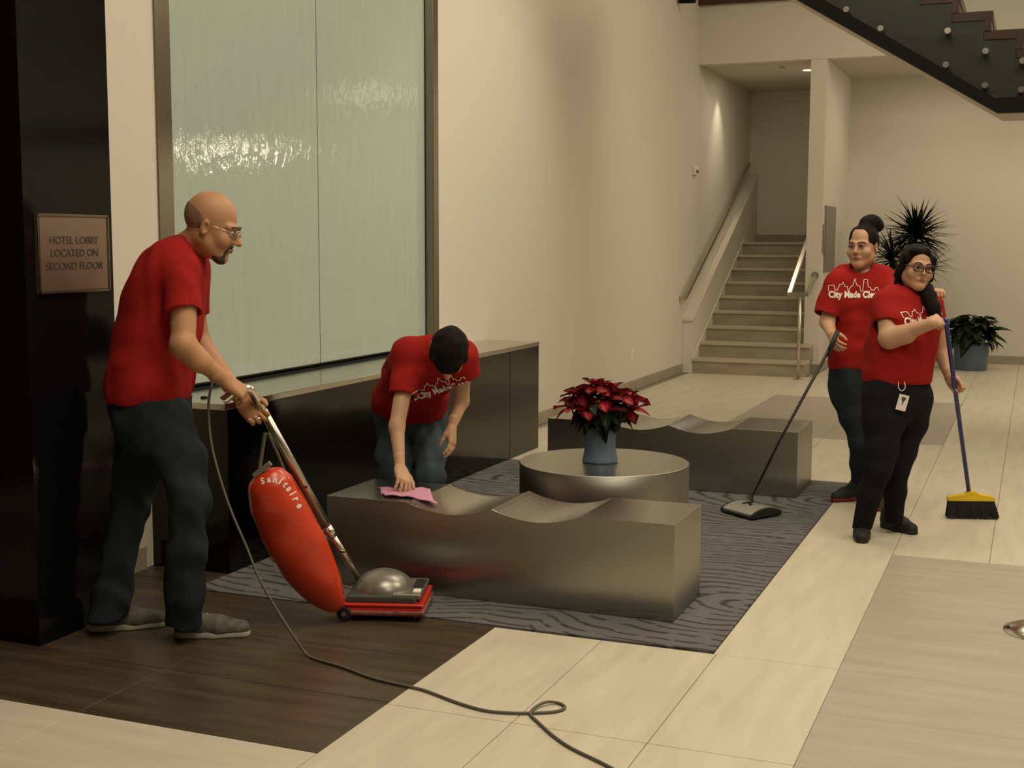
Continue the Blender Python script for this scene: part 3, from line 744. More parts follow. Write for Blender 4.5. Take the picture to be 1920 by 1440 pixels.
# cord
cp = [P(404, 700, 5.17), P(394, 735, 5.15), P(391, 770, 5.14), P(396, 830, 5.12), P(412, 895, 5.10), P(434, 960, 5.08), P(462, 1025, 5.07), P(486, 1085, 5.06), P(520, 1145, 5.05), P(552, 1195, 5.03)]
fl = [(-2.561, 4.228), (-2.50, 4.192), (-2.365, 4.152), (-2.191, 4.081), (-2.035, 4.052), (-1.956, 4.035), (-1.793, 3.965), (-1.681, 3.935), (-1.589, 3.949), (-1.514, 3.98), (-1.455, 4.02), (-1.440, 4.068), (-1.478, 4.099), (-1.517, 4.066), (-1.533, 3.976), (-1.474, 3.901), (-1.381, 3.803), (-1.292, 3.73), (-1.149, 3.644), (-.95, 3.50)]
cp += [Vector((x, y, .0065 if k != 13 else .013)) for k, (x, y) in enumerate(fl)]
cord = bm_obj('power_cord', tube_bm(smooth_path(cp, 5), .0052, n=8), M['cord'], None, smooth=True)
tag(cord, 'long grey power cord hanging from the vacuum handle and looping on the tiles', 'cord')

# ------------------------------------------------------------------ carpet sweeper
so = Vector((-1.675, 7.475, .004)); a1 = Vector((.80, -.60, 0)); a2 = Vector((.53, .848, 0)).normalized()
sw = empty('carpet_sweeper', (-1.5, 7.45, 0), 'flat silver carpet sweeper with a thin dark pole on the carpet', 'sweeper')
def sp(a, b, z): return so+a1*a+a2*b+Vector((0, 0, z))
W1_, W2_ = .27, .25
def arch(name, a0, a_1, z0, hh, mt, inset=0, z00=None):
    bm = bmesh.new(); n = 14; pr = []
    for i in range(n+1):
        t = i/n; b = inset+(W2_-2*inset)*t
        pr.append((b, z0+hh*math.sin(PI*t)**.8 if 0 < i < n else z0))
    pr += [(W2_-inset, z00), (inset, z00)]
    A = [bm.verts.new(sp(a0, b, z)) for b, z in pr]; B = [bm.verts.new(sp(a_1, b, z)) for b, z in pr]
    bm.faces.new(A); bm.faces.new(B[::-1])
    for k in range(len(pr)): bm.faces.new((A[k], B[k], B[(k+1) % len(pr)], A[(k+1) % len(pr)]))
    return bm_obj(name, bm, mt, sw, bevel=.003)
arch('base', 0, W1_, .022, .030, M['rubber'], 0, .006)
arch('top_cover', .012, W1_-.012, .034, .028, M['sweep_body'], .004, .02)
arch('end_cap', W1_-.012, W1_+.004, .032, .030, M['rubber'], 0, .010)
arch('end_cap', -.004, .012, .032, .030, M['rubber'], 0, .010)
c0 = sp(.11, .14, .058)
bm_obj('swivel_slot', tube_bm([sp(.10, .09, .0605), sp(.10, .17, .0635)], .010, n=8, flat=.6), M['rubber'], sw)
c0 = P(1408, 945, 7.60)
bm_obj('bail', tube_bm([sp(.10, .13, .058), c0, P(1412, 925, 7.62)], .007, n=8), M['handle_dk'], sw)
TOPS = P(1566, 634, 7.66)
bm_obj('pole', tube_bm([P(1411, 930, 7.62), P(1462, 826, 7.64), TOPS], [.0065, .0085, .0095], n=10), M['handle_dk'], sw, smooth=True)
bm_obj('grip', tube_bm([P(1550, 668, 7.66), P(1571, 620, 7.66)], .014, n=10), M['rubber'], sw, smooth=True)

# ------------------------------------------------------------------ broom
br = empty('broom', (-.278, 7.9, 0), 'broom with blue handle, yellow head and black bristles on the tiles', 'broom')
q0 = P(1817, 925, 7.55); q1 = P(1775, 612, 6.87)
bm_obj('handle', tube_bm([q0, q1, q1+(q1-q0).normalized()*.05], .0125, n=12), M['broom_b'], br, smooth=True)
d1 = Vector((.945, .327, 0)).normalized(); d2 = Vector((-d1.y, d1.x, 0)); bo = Vector((-.285, 7.90, 0))
BM = Matrix(((d1.x, d2.x, 0, bo.x), (d1.y, d2.y, 0, bo.y), (0, 0, 1, 0), (0, 0, 0, 1)))
bm = bmesh.new()
pr = [(-.135, .105), (.135, .105), (.135, .125), (.12, .134), (.04, .147), (.018, .165), (-.018, .165), (-.04, .147), (-.12, .134), (-.135, .125)]
A = [bm.verts.new(BM @ Vector((x-.012, -.022, z))) for x, z in pr]; B = [bm.verts.new(BM @ Vector((x-.012, .022, z))) for x, z in pr]
bm.faces.new(A); bm.faces.new(B[::-1])
for k in range(len(pr)): bm.faces.new((A[k], B[k], B[(k+1) % len(pr)], A[(k+1) % len(pr)]))
bm_obj('head', bm, M['broom_y'], br, bevel=.004)
bm = bmesh.new(); rnd2 = random.Random(3)
for i in range(54):
    for j in range(7):
        x = -.128+.256*i/53; y = -.016+.032*j/6
        a = BM @ Vector((x-.012, y, .108)); s = x*.14+rnd2.uniform(-.004, .004)
        b = BM @ Vector((x-.012+s+.012, y*1.9+rnd2.uniform(-.003, .003), .003+rnd2.uniform(0, .008)))
        tube_bm([a, a.lerp(b, .5)+d1*.001, b], .0031, bm, n=4)
o = bm_obj('bristles', bm, M['bristle'], br); o['kind'] = 'stuff'

# stanchion base at the right edge
sc_ = FLR(1963, 1186)
sn = empty('stanchion', (sc_.x, sc_.y, 0), 'domed steel stanchion base cut off by the right edge', 'stanchion')
bm_obj('base_dome', lathe_bm([(0, .05), (.03, .048), (.09, .036), (.14, .018), (.17, .006), (.172, 0), (0, 0)], (sc_.x, sc_.y, 0), 48), M['chrome'], sn, smooth=True)
bm_obj('post', tube_bm([(sc_.x, sc_.y, .045), (sc_.x, sc_.y, .95)], .025, n=16), M['chrome'], sn, smooth=True)
bm_obj('finial', lathe_bm([(0, 1.0), (.03, .985), (.038, .96), (.03, .94), (0, .94)], (sc_.x, sc_.y, 0), 20), M['chrome'], sn, smooth=True)

# ------------------------------------------------------------------ people: distance-field bodies meshed with surface nets
V3 = lambda a: np.array(tuple(a), dtype=np.float32)
class Field:
    def __init__(s, h): s.h = h; s.ops = []
    def seg(s, a, b, ra, rb=None, k=.02, mode='u', cut=None):
        a, b = V3(a), V3(b); rb = ra if rb is None else rb
        r = max(ra, rb)
        s.ops.append(('seg', a, b, ra, rb, k, mode, np.minimum(a, b)-r, np.maximum(a, b)+r, cut)); return s
    def ell(s, c, ax, r, k=.02, mode='u'):
        c = V3(c); A = np.array([tuple(x) for x in ax], dtype=np.float32); m = max(r)
        ext = np.sqrt(((A*np.array(r, dtype=np.float32)[:, None])**2).sum(0))
        s.ops.append(('ell', c, A, np.array(r, dtype=np.float32), None, k, mode, c-ext, c+ext, None)); return s
    def cut(s, p, n, lo=None, hi=None):
        s.ops.append(('cut', V3(p), V3(Vector(n).normalized()), 0, 0, 0, 'c', lo, hi, None)); return s
    def mesh(s, name, lo=None, hi=None, wr=None):
        h = s.h
        if lo is None:
            us = [o for o in s.ops if o[6] == 'u']
            lo = np.min([o[7] for o in us], 0)-3*h; hi = np.max([o[8] for o in us], 0)+3*h
        lo = np.array(tuple(lo), dtype=np.float32); hi = np.array(tuple(hi), dtype=np.float32)
        n = np.ceil((hi-lo)/h).astype(int)+1
        D = np.full(n, 1.0, dtype=np.float32)
        ax = [lo[i]+h*np.arange(n[i], dtype=np.float32) for i in range(3)]
        for op in s.ops:
            kind, a, b, ra, rb, k, mode, bl, bh, ct = op
            if kind == 'cut':
                sl_ = [slice(0, None)]*3
                if bl is not None:
                    sl_ = [slice(max(0, int((bl[i]-lo[i])/h)), max(0, int((bh[i]-lo[i])/h)+1)) for i in range(3)]
                    if sl_[2].stop <= sl_[2].start: continue
                X, Y, Z = np.meshgrid(*[ax[i][sl_[i]] for i in range(3)], indexing='ij', sparse=True)
                if X.size == 0 or Y.size == 0 or Z.size == 0: continue
                d = (X-a[0])*b[0]+(Y-a[1])*b[1]+(Z-a[2])*b[2]
                sub = D[tuple(sl_)]; np.maximum(sub, d, out=sub); continue
            mg = max(k, .01)+3*h
            sl_ = [slice(max(0, int((bl[i]-mg-lo[i])/h)), max(0, int((bh[i]+mg-lo[i])/h)+2)) for i in range(3)]
            X, Y, Z = np.meshgrid(*[ax[i][sl_[i]] for i in range(3)], indexing='ij', sparse=True)
            if X.size == 0 or Y.size == 0 or Z.size == 0: continue
            if kind == 'seg':
                ba = b-a; L = float(ba@ba)+1e-12
                px, py, pz = X-a[0], Y-a[1], Z-a[2]
                t = np.clip((px*ba[0]+py*ba[1]+pz*ba[2])/L, 0, 1)
                d = np.sqrt((px-t*ba[0])**2+(py-t*ba[1])**2+(pz-t*ba[2])**2)-(ra+(rb-ra)*t)
                if ct: # flat end at b
                    nn = ba/math.sqrt(L); d = np.maximum(d, (X-b[0])*nn[0]+(Y-b[1])*nn[1]+(Z-b[2])*nn[2])
            else:
                px, py, pz = X-a[0], Y-a[1], Z-a[2]
                q = [(px*b[i][0]+py*b[i][1]+pz*b[i][2]) for i in range(3)]
                k0 = np.sqrt(sum((q[i]/ra[i])**2 for i in range(3)))+1e-6
                k1 = np.sqrt(sum((q[i]/ra[i]**2)**2 for i in range(3)))+1e-6
                d = k0*(k0-1)/k1
            sub = D[tuple(sl_)]
            if mode == 'u':
                hh = np.maximum(k-np.abs(sub-d), 0)/max(k, 1e-6)
                sub[...] = np.minimum(sub, d)-hh*hh*k*.25
            elif mode == 's':
                hh = np.maximum(k-np.abs(sub+d), 0)/max(k, 1e-6)
                sub[...] = np.maximum(sub, -d)+hh*hh*k*.25
            elif mode == 'i':
                m2 = np.ones_like(D, dtype=bool); m2[tuple(sl_)] = False
                sub[...] = np.maximum(sub, d); D[m2] = np.maximum(D[m2], .05)
        if wr is not None:
            X, Y, Z = np.meshgrid(*ax, indexing='ij', sparse=True); D += wr(X, Y, Z).astype(np.float32)
        for i in range(3):
            ix = [slice(None)]*3; ix[i] = 0; D[tuple(ix)] = 1; ix[i] = -1; D[tuple(ix)] = 1
        return nets(D, lo, h, name)
def nets(D, lo, h, name):
    S = D < 0
    c = np.zeros(np.array(D.shape)-1, dtype=np.uint8)
    for i in (0, 1):
        for j in (0, 1):
            for k in (0, 1):
                c += S[i:S.shape[0]-1+i, j:S.shape[1]-1+j, k:S.shape[2]-1+k]
    act = (c > 0) & (c < 8)
    I, J, K = np.nonzero(act); n = len(I)
    idx = np.full(act.shape, -1, dtype=np.int32); idx[I, J, K] = np.arange(n)
    cor = {(i, j, k): D[I+i, J+j, K+k] for i in (0, 1) for j in (0, 1) for k in (0, 1)}
    acc = np.zeros((n, 3)); cnt = np.zeros(n)
    for a in cor:
        for d in range(3):
            if a[d]: continue
            b = list(a); b[d] = 1; b = tuple(b)
            va, vb = cor[a], cor[b]; mk = (va < 0) != (vb < 0)
            t = np.where(mk, va/np.where(mk, va-vb, 1), 0)
            p = np.array(a, dtype=float)[None].repeat(n, 0); p[:, d] += t
            acc += p*mk[:, None]; cnt += mk
    co = (acc/cnt[:, None]+np.stack([I, J, K], 1))*h+lo
    quads = []
    for d in range(3):
        o1, o2 = (d+1) % 3, (d+2) % 3
        s0 = [slice(1, -1)]*3; s0[d] = slice(0, -1)
        s1 = list(s0); s1[d] = slice(1, None)
        A = S[tuple(s0)]; B = S[tuple(s1)]
        for flip, mk in ((False, A & ~B), (True, ~A & B)):
            q = np.stack(np.nonzero(mk), 1)
            off = np.array([1, 1, 1]); off[d] = 0; q = q+off
            e1 = np.zeros(3, int); e1[o1] = 1; e2 = np.zeros(3, int); e2[o2] = 1
            cs = [q-e1-e2, q-e2, q, q-e1]
            if flip: cs = cs[::-1]
            quads.append(np.stack([idx[c_[:, 0], c_[:, 1], c_[:, 2]] for c_ in cs], 1))
    Q = np.concatenate(quads); Q = Q[(Q >= 0).all(1)]
    # one relaxation pass keeps cloth and skin smooth
    me = bpy.data.meshes.new(name)
    nb = np.zeros((n, 3)); nc = np.zeros(n)
    for a, b in ((0, 1), (1, 2), (2, 3), (3, 0)):
        np.add.at(nb, Q[:, a], co[Q[:, b]]); np.add.at(nc, Q[:, a], 1)
        np.add.at(nb, Q[:, b], co[Q[:, a]]); np.add.at(nc, Q[:, b], 1)
    co = co*.5+.5*nb/np.maximum(nc, 1)[:, None]
    me.vertices.add(n); me.vertices.foreach_set('co', co.astype(np.float32).ravel())
    me.loops.add(len(Q)*4); me.loops.foreach_set('vertex_index', Q.astype(np.int32).ravel())
    me.polygons.add(len(Q)); me.polygons.foreach_set('loop_start', np.arange(0, len(Q)*4, 4, dtype=np.int32))
    me.polygons.foreach_set('loop_total', np.full(len(Q), 4, dtype=np.int32))
    me.update(calc_edges=True); me.validate()
    return me
def joinmesh(name, meshes):
    bm = bmesh.new()
    for q in meshes: bm.from_mesh(q)
    me = bpy.data.meshes.new(name); bm.to_mesh(me); bm.free()
    for q in meshes: bpy.data.meshes.remove(q)
    return me
def folds(seed, amp, sc=1.0, vert=1.0):
    r = np.random.RandomState(seed); W = []
    for i in range(5):
        v_ = r.normal(size=3); v_[2] *= vert; v_ = v_/np.linalg.norm(v_)*r.uniform(18, 42)*sc
        W.append((v_, r.uniform(0, 6.28), r.normal(size=3)*11))
    def f(X, Y, Z):
        t = 0
        for v_, p, w_ in W:
            t = t+np.sin(X*v_[0]+Y*v_[1]+Z*v_[2]+p+1.5*np.sin(X*w_[0]+Y*w_[1]+Z*w_[2]))
        return amp*t/2.2
    return f
def frame(fwd, up):
    f = Vector(fwd).normalized(); r = f.cross(Vector(up)).normalized(); return r, f, r.cross(f)   # right, forward, up

def head(F, o, fwd, up, s=1.0, neck=None, nr=.055, male=False, cheek=1.0, fem=0):
    nf = .80 if fem else 1.0
    r, f, u = frame(fwd, up); ax = (r, f, u)
    L = lambda x, y, z: Vector(o)+(r*x+f*y+u*z)*s
    F.ell(L(0, -.018, .032), ax, (.074*s, .094*s, .088*s), .02)
    F.ell(L(0, .022, -.04), ax, (.060*s*cheek, .068*s, .078*s), .03)
    for e_ in (-1, 1):
        F.seg(L(.050*e_*cheek, -.004, -.058), L(.012*e_, .066, -.100), .019*s, .017*s, .03)
        F.ell(L(.038*e_*cheek, .058, -.034), ax, (.026*s*cheek, .026*s, .026*s), .02)
        F.seg(L(.012*e_, .084-.004*fem, .018), L(.046*e_, .066-.003*fem, .018), .010*s*nf, .010*s*nf, .02)
    F.ell(L(0, .070, -.100), ax, (.024*s, .020*s, .019*s), .02)
    for e_ in (-1, 1): F.ell(L(.031*e_, .098, -.001), ax, (.018*s, .016*s, .012*s), .012, 's')
    F.seg(L(0, .084, .008), L(0, .112-.006*fem, -.028), .0080*s*nf, .0125*s*nf, .012)
    for e_ in (-1, 1): F.ell(L(.013*e_*nf, .098-.005*fem, -.032), ax, (.009*s*nf, .011*s*nf, .008*s*nf), .008)
    F.seg(L(-.017, .086, -.062), L(.017, .086, -.062), .0085*s, .0085*s, .010)
    for e_ in (-1, 1):
        F.ell(L(.078*e_, -.010, -.012), (r*.9+f*.3*e_*-1, f, u), (.008*s, .018*s, .030*s), .006)
        F.ell(L(.086*e_, -.004, -.010), ax, (.007*s, .010*s, .018*s), .004, 's')
    if neck is not None:
        F.seg(L(0, -.022, -.055), neck, nr*s*.95, nr*1.08, .03)
    return L, (r, f, u), s
def face_parts(par, Lf, brow='hair', glasses=None, gz=-.001, lips=True, smile=0):
    L, (r, f, u), s = Lf
    for e_ in (-1, 1):
        bm = bmesh.new(); bmesh.ops.create_uvsphere(bm, u_segments=14, v_segments=10, radius=.0125*s)
        for q in bm.verts: q.co = L(.031*e_, .0785, -.001)+q.co
        eb = bm_obj('eye', bm, M['eye'], par, smooth=True)
        bm = bmesh.new(); bmesh.ops.create_uvsphere(bm, u_segments=12, v_segments=8, radius=.0064*s)
        for q in bm.verts: q.co = L(.031*e_, .0868, -.0015)+q.co
        bm_obj('iris', bm, M['iris'], eb, smooth=True)
        lid = [L(.017*e_, .090, .001), L(.031*e_, .0925, .0085), L(.045*e_, .084, .001)]
        bm_obj('upper_eyelid', tube_bm(smooth_path(lid, 4), .0028*s, n=6), M['iris'], par)
        bp_ = [L(.012*e_, .0955, .020), L(.030*e_, .0925, .027), L(.050*e_, .076, .021)]
        bm_obj('eyebrow', tube_bm(smooth_path(bp_, 4), [.0032*s]*8+[.0015*s], n=6), M[brow], par)
    if lips:
        n = 9; bm = bmesh.new(); LP = .0955
        up_ = [L(-.022+.044*i/(n-1), LP-abs(i/(n-1)-.5)*.018, -.058+smile*abs(i/(n-1)-.5)-.003*abs(math.cos(PI*i/(n-1)))) for i in range(n)]
        lo_ = [L(-.020+.040*i/(n-1), LP-.001-abs(i/(n-1)-.5)*.018, -.0665+smile*abs(i/(n-1)-.5)+.004*abs(math.cos(PI*i/(n-1)))) for i in range(n)]
        rs_ = [(.002+.0032*math.sin(PI*i/(n-1)))*s for i in range(n)]
        tube_bm(up_, rs_, bm, n=8); tube_bm(lo_, [q*1.15 for q in rs_], bm, n=8)
        bm_obj('lips', bm, M['lip'], par, smooth=True)
    if glasses:
        bm = bmesh.new(); rim = .0036*s if glasses == 'full' else .0012*s
        for e_ in (-1, 1):
            loop = []
            for k in range(21):
                a = 2*PI*k/20
                x = math.copysign(abs(math.cos(a))**.7, math.cos(a))*.0265; z = math.copysign(abs(math.sin(a))**.7, math.sin(a))*.0195
                loop.append(L(e_*.033+x, .106-abs(e_*.033+x)*.12, gz+z))
            tube_bm(loop, rim, bm, n=6, caps=False)
            tube_bm([L(.059*e_, .100, gz+.006), L(.078*e_, .03, gz+.006), L(.083*e_, -.015, gz+.004)], rim, bm, n=6)
        tube_bm([L(-.009, .105, gz+.004), L(0, .111, gz+.007), L(.009, .105, gz+.004)], rim, bm, n=6)
        g = bm_obj('eyeglasses', bm, M['glasses'] if glasses == 'full' else M['chrome'], par, smooth=True)

def hand(F, wrist, fd, n, side, s=1.0, curl=(.5, .6, .4), spread=.06, thumb=(.5, .3), tcurl=.5, wr_=.026, curls=None):
    "fd: towards the fingers, n: the way the palm faces, side: towards the thumb"
    fd = Vector(fd).normalized(); n = Vector(n); n = (n-fd*n.dot(fd)).normalized()
    sd = fd.cross(n); sd = sd if sd.dot(Vector(side)) > 0 else -sd
    w_ = Vector(wrist)
    off = (.030, .0105, -.0095, -.029); ml = (.088, .092, .086, .078); fl_ = (.072, .080, .074, .058)
    for i in range(4):
        kn = w_+fd*ml[i]*s+sd*off[i]*s
        F.seg(w_+sd*off[i]*s*.62+fd*.012*s, kn, .0155*s, .0115*s, .014)
        d = (fd+sd*spread*(1.5-i)).normalized(); p = kn; c = curls[i] if curls else curl
        nl = n
        for j, (fr_, an) in enumerate(zip((.44, .31, .25), c)):
            d, nl = d*math.cos(an)+nl*math.sin(an), nl*math.cos(an)-d*math.sin(an)
            q = p+d*fl_[i]*fr_*s
            F.seg(p, q, (.0090-.0008*j)*s, (.0084-.0008*j)*s, .004)
            p = q
    F.ell(w_+fd*.045*s+n*.004*s, (fd, sd, n), (.048*s, .036*s, .017*s), .012)
    tb_ = w_+fd*.018*s+sd*.024*s+n*.006*s
    t1 = (fd*.72+sd*thumb[0]+n*thumb[1]).normalized(); p1 = tb_+t1*.040*s
    t2 = (fd*.85+sd*(thumb[0]-.35)+n*(thumb[1]+tcurl*.5)).normalized(); p2 = p1+t2*.031*s
    t3 = (fd*.85+sd*(thumb[0]-.65)+n*(thumb[1]+tcurl)).normalized(); p3 = p2+t3*.026*s
    F.seg(tb_, p1, .0155*s, .012*s, .014); F.seg(p1, p2, .0115*s, .0100*s, .004); F.seg(p2, p3, .0098*s, .0080*s, .004)

def limb(F, pts, rads, k=.02):
    for a, b, ra, rb in zip(pts, pts[1:], rads, rads[1:]): F.seg(a, b, ra, rb, k)
def rows(F, rs, Lv, k=.06):
    "torso: lateral capsules stacked along the spine: (centre, radius, half length)"
    for c, r, h in rs: F.seg(Vector(c)-Lv*h, Vector(c)+Lv*h, r, r, k)
def shoe(par, name, heel, toe, w=.048, upper='shoe_b', sole='shoe_b', hi=.085, s=1.0, lift=0, z0=0):
    heel = Vector(heel); toe = Vector(toe); heel.z = toe.z = 0
    d = (toe-heel); L = d.length; d.normalize(); sd = Vector((-d.y, d.x, 0)); z = Vector((0, 0, 1))
    T = lambda x, y, zz: heel+d*x*L+sd*y+z*(zz+z0+lift*max(0, .6-x)*1.0)
    F = Field(.004)
    F.seg(T(.14, 0, .040), T(.55, 0, .036), w*.80, w*.90, .02); F.seg(T(.55, 0, .036), T(.84, .0, .028), w*.92, w*.72, .02)
    F.seg(T(.14, 0, .05), T(.16, 0, hi), .040, .044, .02); F.seg(T(.2, 0, hi-.01), T(.6, 0, .045), .036, .030, .02)
    F.cut(T(0, 0, .018+0.002), -z if not lift else -(z-d*(-lift/L)).normalized())
    link(name, F.mesh(name), M[upper], par, smooth=True)
    F = Field(.004)
    F.seg(T(.13, 0, .012), T(.5, 0, .010), w*.84, w*.86, .02); F.seg(T(.5, 0, .010), T(.84, 0, .010), w*.92, w*.74, .02)
    nz = (z-d*(-lift/L)).normalized() if lift else z
    F.cut(T(0, 0, .030 if upper == 'shoe_g' else .024), nz); F.cut(T(0, 0, .001), -nz)
    link('sole', F.mesh('sole'), M[sole], par, smooth=False)
    bm = bmesh.new()
    for k in range(4):
        x = .40+.075*k; zz = .094-.012*k
        tube_bm([T(x, -.026, zz-.012), T(x+.02, 0, zz), T(x+.03, .026, zz-.012)], .0028, bm, n=5)
    bm_obj('laces', bm, M['shoe_w'] if upper == 'shoe_g' else M[upper], par)

SKY = [(0, 0), (0, .45), (.06, .5), (.10, .5), (.12, .1), (.16, .1), (.2, .55), (.24, .55), (.27, .75), (.3, .4), (.35, .4), (.37, 0), (.42, .4), (.46, .45), (.5, 1.0), (.54, .5), (.6, .42), (.62, .02), (.655, .02), (.68, .95), (.745, .95), (.76, .35), (.80, .35), (.82, .1), (.88, .1), (.90, .3), (.95, .3), (.97, .05), (1.0, .05)]
def shirt_print(shirt, center, T, Uv, width, skyh=.35):
    N = T.cross(Uv).normalized()
    me0 = shirt.data
    bt = BVHTree.FromPolygons([q.co.copy() for q in me0.vertices], [tuple(f.vertices) for f in me0.polygons])
    me = text_mesh('City Made Clean', .04, .0019, 0, 1.06)
    xs = [q.co.x for q in me.vertices]; sc = width/(max(xs)-min(xs)); mid = (max(xs)+min(xs))/2
    for q in me.vertices: q.co = Vector(((q.co.x-mid)*sc, q.co.y*sc*1.25, 0))
    project(me, center, T, Uv, N, bt, .0045, .25)
    link('shirt_lettering', me, M['white'], shirt)
    bm = bmesh.new(); hw = width/2; pts = []
    for (x0, y0), (x1, y1) in zip(SKY, SKY[1:]):
        n = max(1, int(math.hypot((x1-x0)*width, (y1-y0)*.05)/.008))
        for i in range(n): pts.append((x0+(x1-x0)*i/n, y0+(y1-y0)*i/n))
    w_ = .0018; prev = None
    co = [Vector((-hw+x*width, .020+y*width*skyh*.55, 0)) for x, y in pts]
    for i in range(len(co)-1):
        a, b = co[i], co[i+1]; t = (b-a).normalized(); nn = Vector((-t.y, t.x, 0))*w_
        vs = [bm.verts.new(q) for q in (a-nn-t*w_*.5, b-nn+t*w_*.5, b+nn+t*w_*.5, a+nn-t*w_*.5)]
        bm.faces.new(vs)
    me = bpy.data.meshes.new('skyline'); bm.to_mesh(me); bm.free()
    project(me, center, T, Uv, N, bt, .0045, .25)
    link('skyline_print', me, M['white'], shirt)

def legs(F, B, chains):
    for pts, rads in chains:
        limb(F, pts, rads, .03); limb(B, pts, [q*.66 for q in rads[:-2]]+[rads[-2]*.5, .030], .02)
    B.cut((0, 0, .085), -Vector((0, 0, 1)), (-99, -99, -1), (99, 99, .3))
def person(loc, label):
    return empty('person', loc, label, 'person')
def body_obj(par, fields, skin):
    me = joinmesh('body', [f.mesh('b') for f in fields])
    return link('body', me, M[skin], par, smooth=True)
CR = Vector((R_.x, R_.y, 0)).normalized()         # to the right as the picture shows it
CD = Vector((-CR.y, CR.x, 0))                     # away from where it was taken
Z = Vector((0, 0, 1))
def sleeve(F, a, b, ra, rb, inner=.75):
    F.seg(a, b, ra, rb, .035, cut=True)
    b_, a_ = Vector(b), Vector(a); t = (b_-a_).normalized()
    return (b_-t*.03, b_+t*.03, rb-.019)

# ============================ man with the vacuum cleaner
D0 = 5.25
man = person((-3.24, 4.30, 0), 'balding man in red T-shirt and dark jeans pushing the red vacuum cleaner')
sh_n, el_n, wr_n = P(345, 522, 5.07), P(343, 648, 5.00), P(420, 712, 5.10)
sh_f, el_f, wr_f = P(352, 525, 5.42), P(372, 640, 5.44), P(455, 752, 5.29)
hips = P(283, 775, 5.25); nk = P(352, 462, 5.25)
B = Field(.0055)
rows(B, [(P(278, 760, D0), .115, .06), (P(296, 640, D0), .115, .05), (P(316, 550, D0), .105, .07), (P(330, 500, D0), .07, .12)], CD, .06)
B.seg(P(330, 505, D0), nk, .075, .062, .04)
limb(B, [sh_n, el_n, wr_n], [.058, .046, .030]); B.seg(el_n, P(372, 678, 5.03), .047, .044, .02)
limb(B, [sh_f, el_f, wr_f], [.058, .046, .030])
mlegs = [([P(272, 790, 5.33), P(262, 860, 5.33), P(245, 945, 5.33), P(224, 1040, 5.32), P(206, 1120, 5.31), P(200, 1165, 5.30)], [.112, .100, .078, .071, .074, .078]),
         ([P(306, 790, 5.17), P(338, 860, 5.15), P(357, 935, 5.12), P(349, 1030, 5.14), P(346, 1120, 5.18), P(345, 1170, 5.20)], [.112, .098, .077, .073, .074, .078])]
J = Field(.006); legs(J, B, mlegs)
Hd = Field(.004)
hL = head(Hd, P(399, 423, 5.22), CR*.93+CD*.02-Z*.36, CR*.36+Z*.93, 1.10, nk, .058, True)
Hd.cut(nk+(-CR*.5-Z)*.03, (-CR*.6-Z), None, None)
Hn = Field(.003)
Hn.seg(P(405, 702, 5.08), wr_n, .034, .029, .012)
hand(Hn, wr_n, (P(466, 742, 5.17)-wr_n), -Z*.8+CD*.5-CR*.2, CD*.6+Z*.3, 1.1, (.55, .75, .55), .02, (.35, .35), .4)
Hn2 = Field(.003)
Hn2.seg(P(430, 722, 5.34), wr_f, .034, .029, .012)
hand(Hn2, wr_f, (P(492, 790, 5.24)-wr_f), -CD*.9+CR*.3, CR*.8+Z*.4, 1.12, (.35, .95, .9), .02, (.55, .2), .3)
Bo = body_obj(man, [B, Hd, Hn, Hn2], 'skin_m')
face_parts(Bo, hL, 'beard', 'thin', lips=True)
# cropped hair round the back and sides, goatee
L, (hr_, hf, hu), hs = hL
F = Field(.004)
F.ell(L(0, -.020, .030), (hr_, hf, hu), (.0765*hs, .0955*hs, .089*hs), .01)
F.ell(L(0, -.075, -.010), (hr_, hf, hu), (.11*hs, .080*hs, .072*hs), 0.001, 'i')
link('hair', F.mesh('hair'), M['stubble'], Bo, smooth=True)
F = Field(.0035)
F.ell(L(0, .070, -.101), (hr_, hf, hu), (.034*hs, .0225*hs, .024*hs), .01)
for e_ in (-1, 1):
    F.seg(L(.020*e_, .064, -.103), L(.046*e_, .018, -.080), .017*hs, .012*hs, .012); F.seg(L(.024*e_, .079, -.088), L(.025*e_, .085, -.060), .006*hs, .005*hs, .008)
F.seg(L(-.022, .088, -.050), L(.022, .088, -.050), .0062*hs, .0062*hs, .008)
link('goatee', F.mesh('goatee'), M['beard'], Bo, smooth=True)
bm_obj('ring', tube_bm([wr_f+(P(492, 790, 5.24)-wr_f).normalized()*.11+CR*.012*math.cos(a)+CD*.012*math.sin(a) for a in [k*PI/6 for k in range(13)]], .0022, n=6), M['chrome'], Bo)
S = Field(.006)
rows(S, [(P(277, 738, D0), .146, .055), (P(284, 700, D0), .152, .05), (P(292, 645, D0), .155, .045), (P(303, 590, D0), .150, .05), (P(314, 545, D0), .140, .065), (P(324, 512, D0), .115, .09), (P(334, 490, D0), .080, .115)], CD, .07)
S.seg(P(336, 484, D0), P(352, 466, D0), .078, .066, .05)
i1 = sleeve(S, P(340, 510, 5.09), P(344, 588, 5.03), .078, .074)
i2 = sleeve(S, P(348, 515, 5.40), P(358, 590, 5.42), .078, .074)
S.cut(P(275, 748, D0), -Z*1.0+CR*.03)
for a, b, r in (i1, i2): S.seg(a, b, r, r, .006, 's')
S.seg(P(352, 470, D0), P(375, 440, D0), .057, .07, .008, 's')
shirt = link('t_shirt', S.mesh('t_shirt', wr=folds(3, .0045, 1.5)), M['shirt'], man, smooth=True)
rows(J, [(P(281, 752, D0), .140, .05), (P(283, 790, D0), .138, .055)], CD, .05)
J.cut((0, 0, .062), -Z)
jn = link('jeans', J.mesh('jeans', wr=folds(11, .006, 1.8)), M['jeans'], man, smooth=True)
bm = bmesh.new()
shoe(man, 'shoe', (-3.57, 4.17, 0), (-3.30, 4.37, 0), .052, 'shoe_g', 'shoe_w', .085)
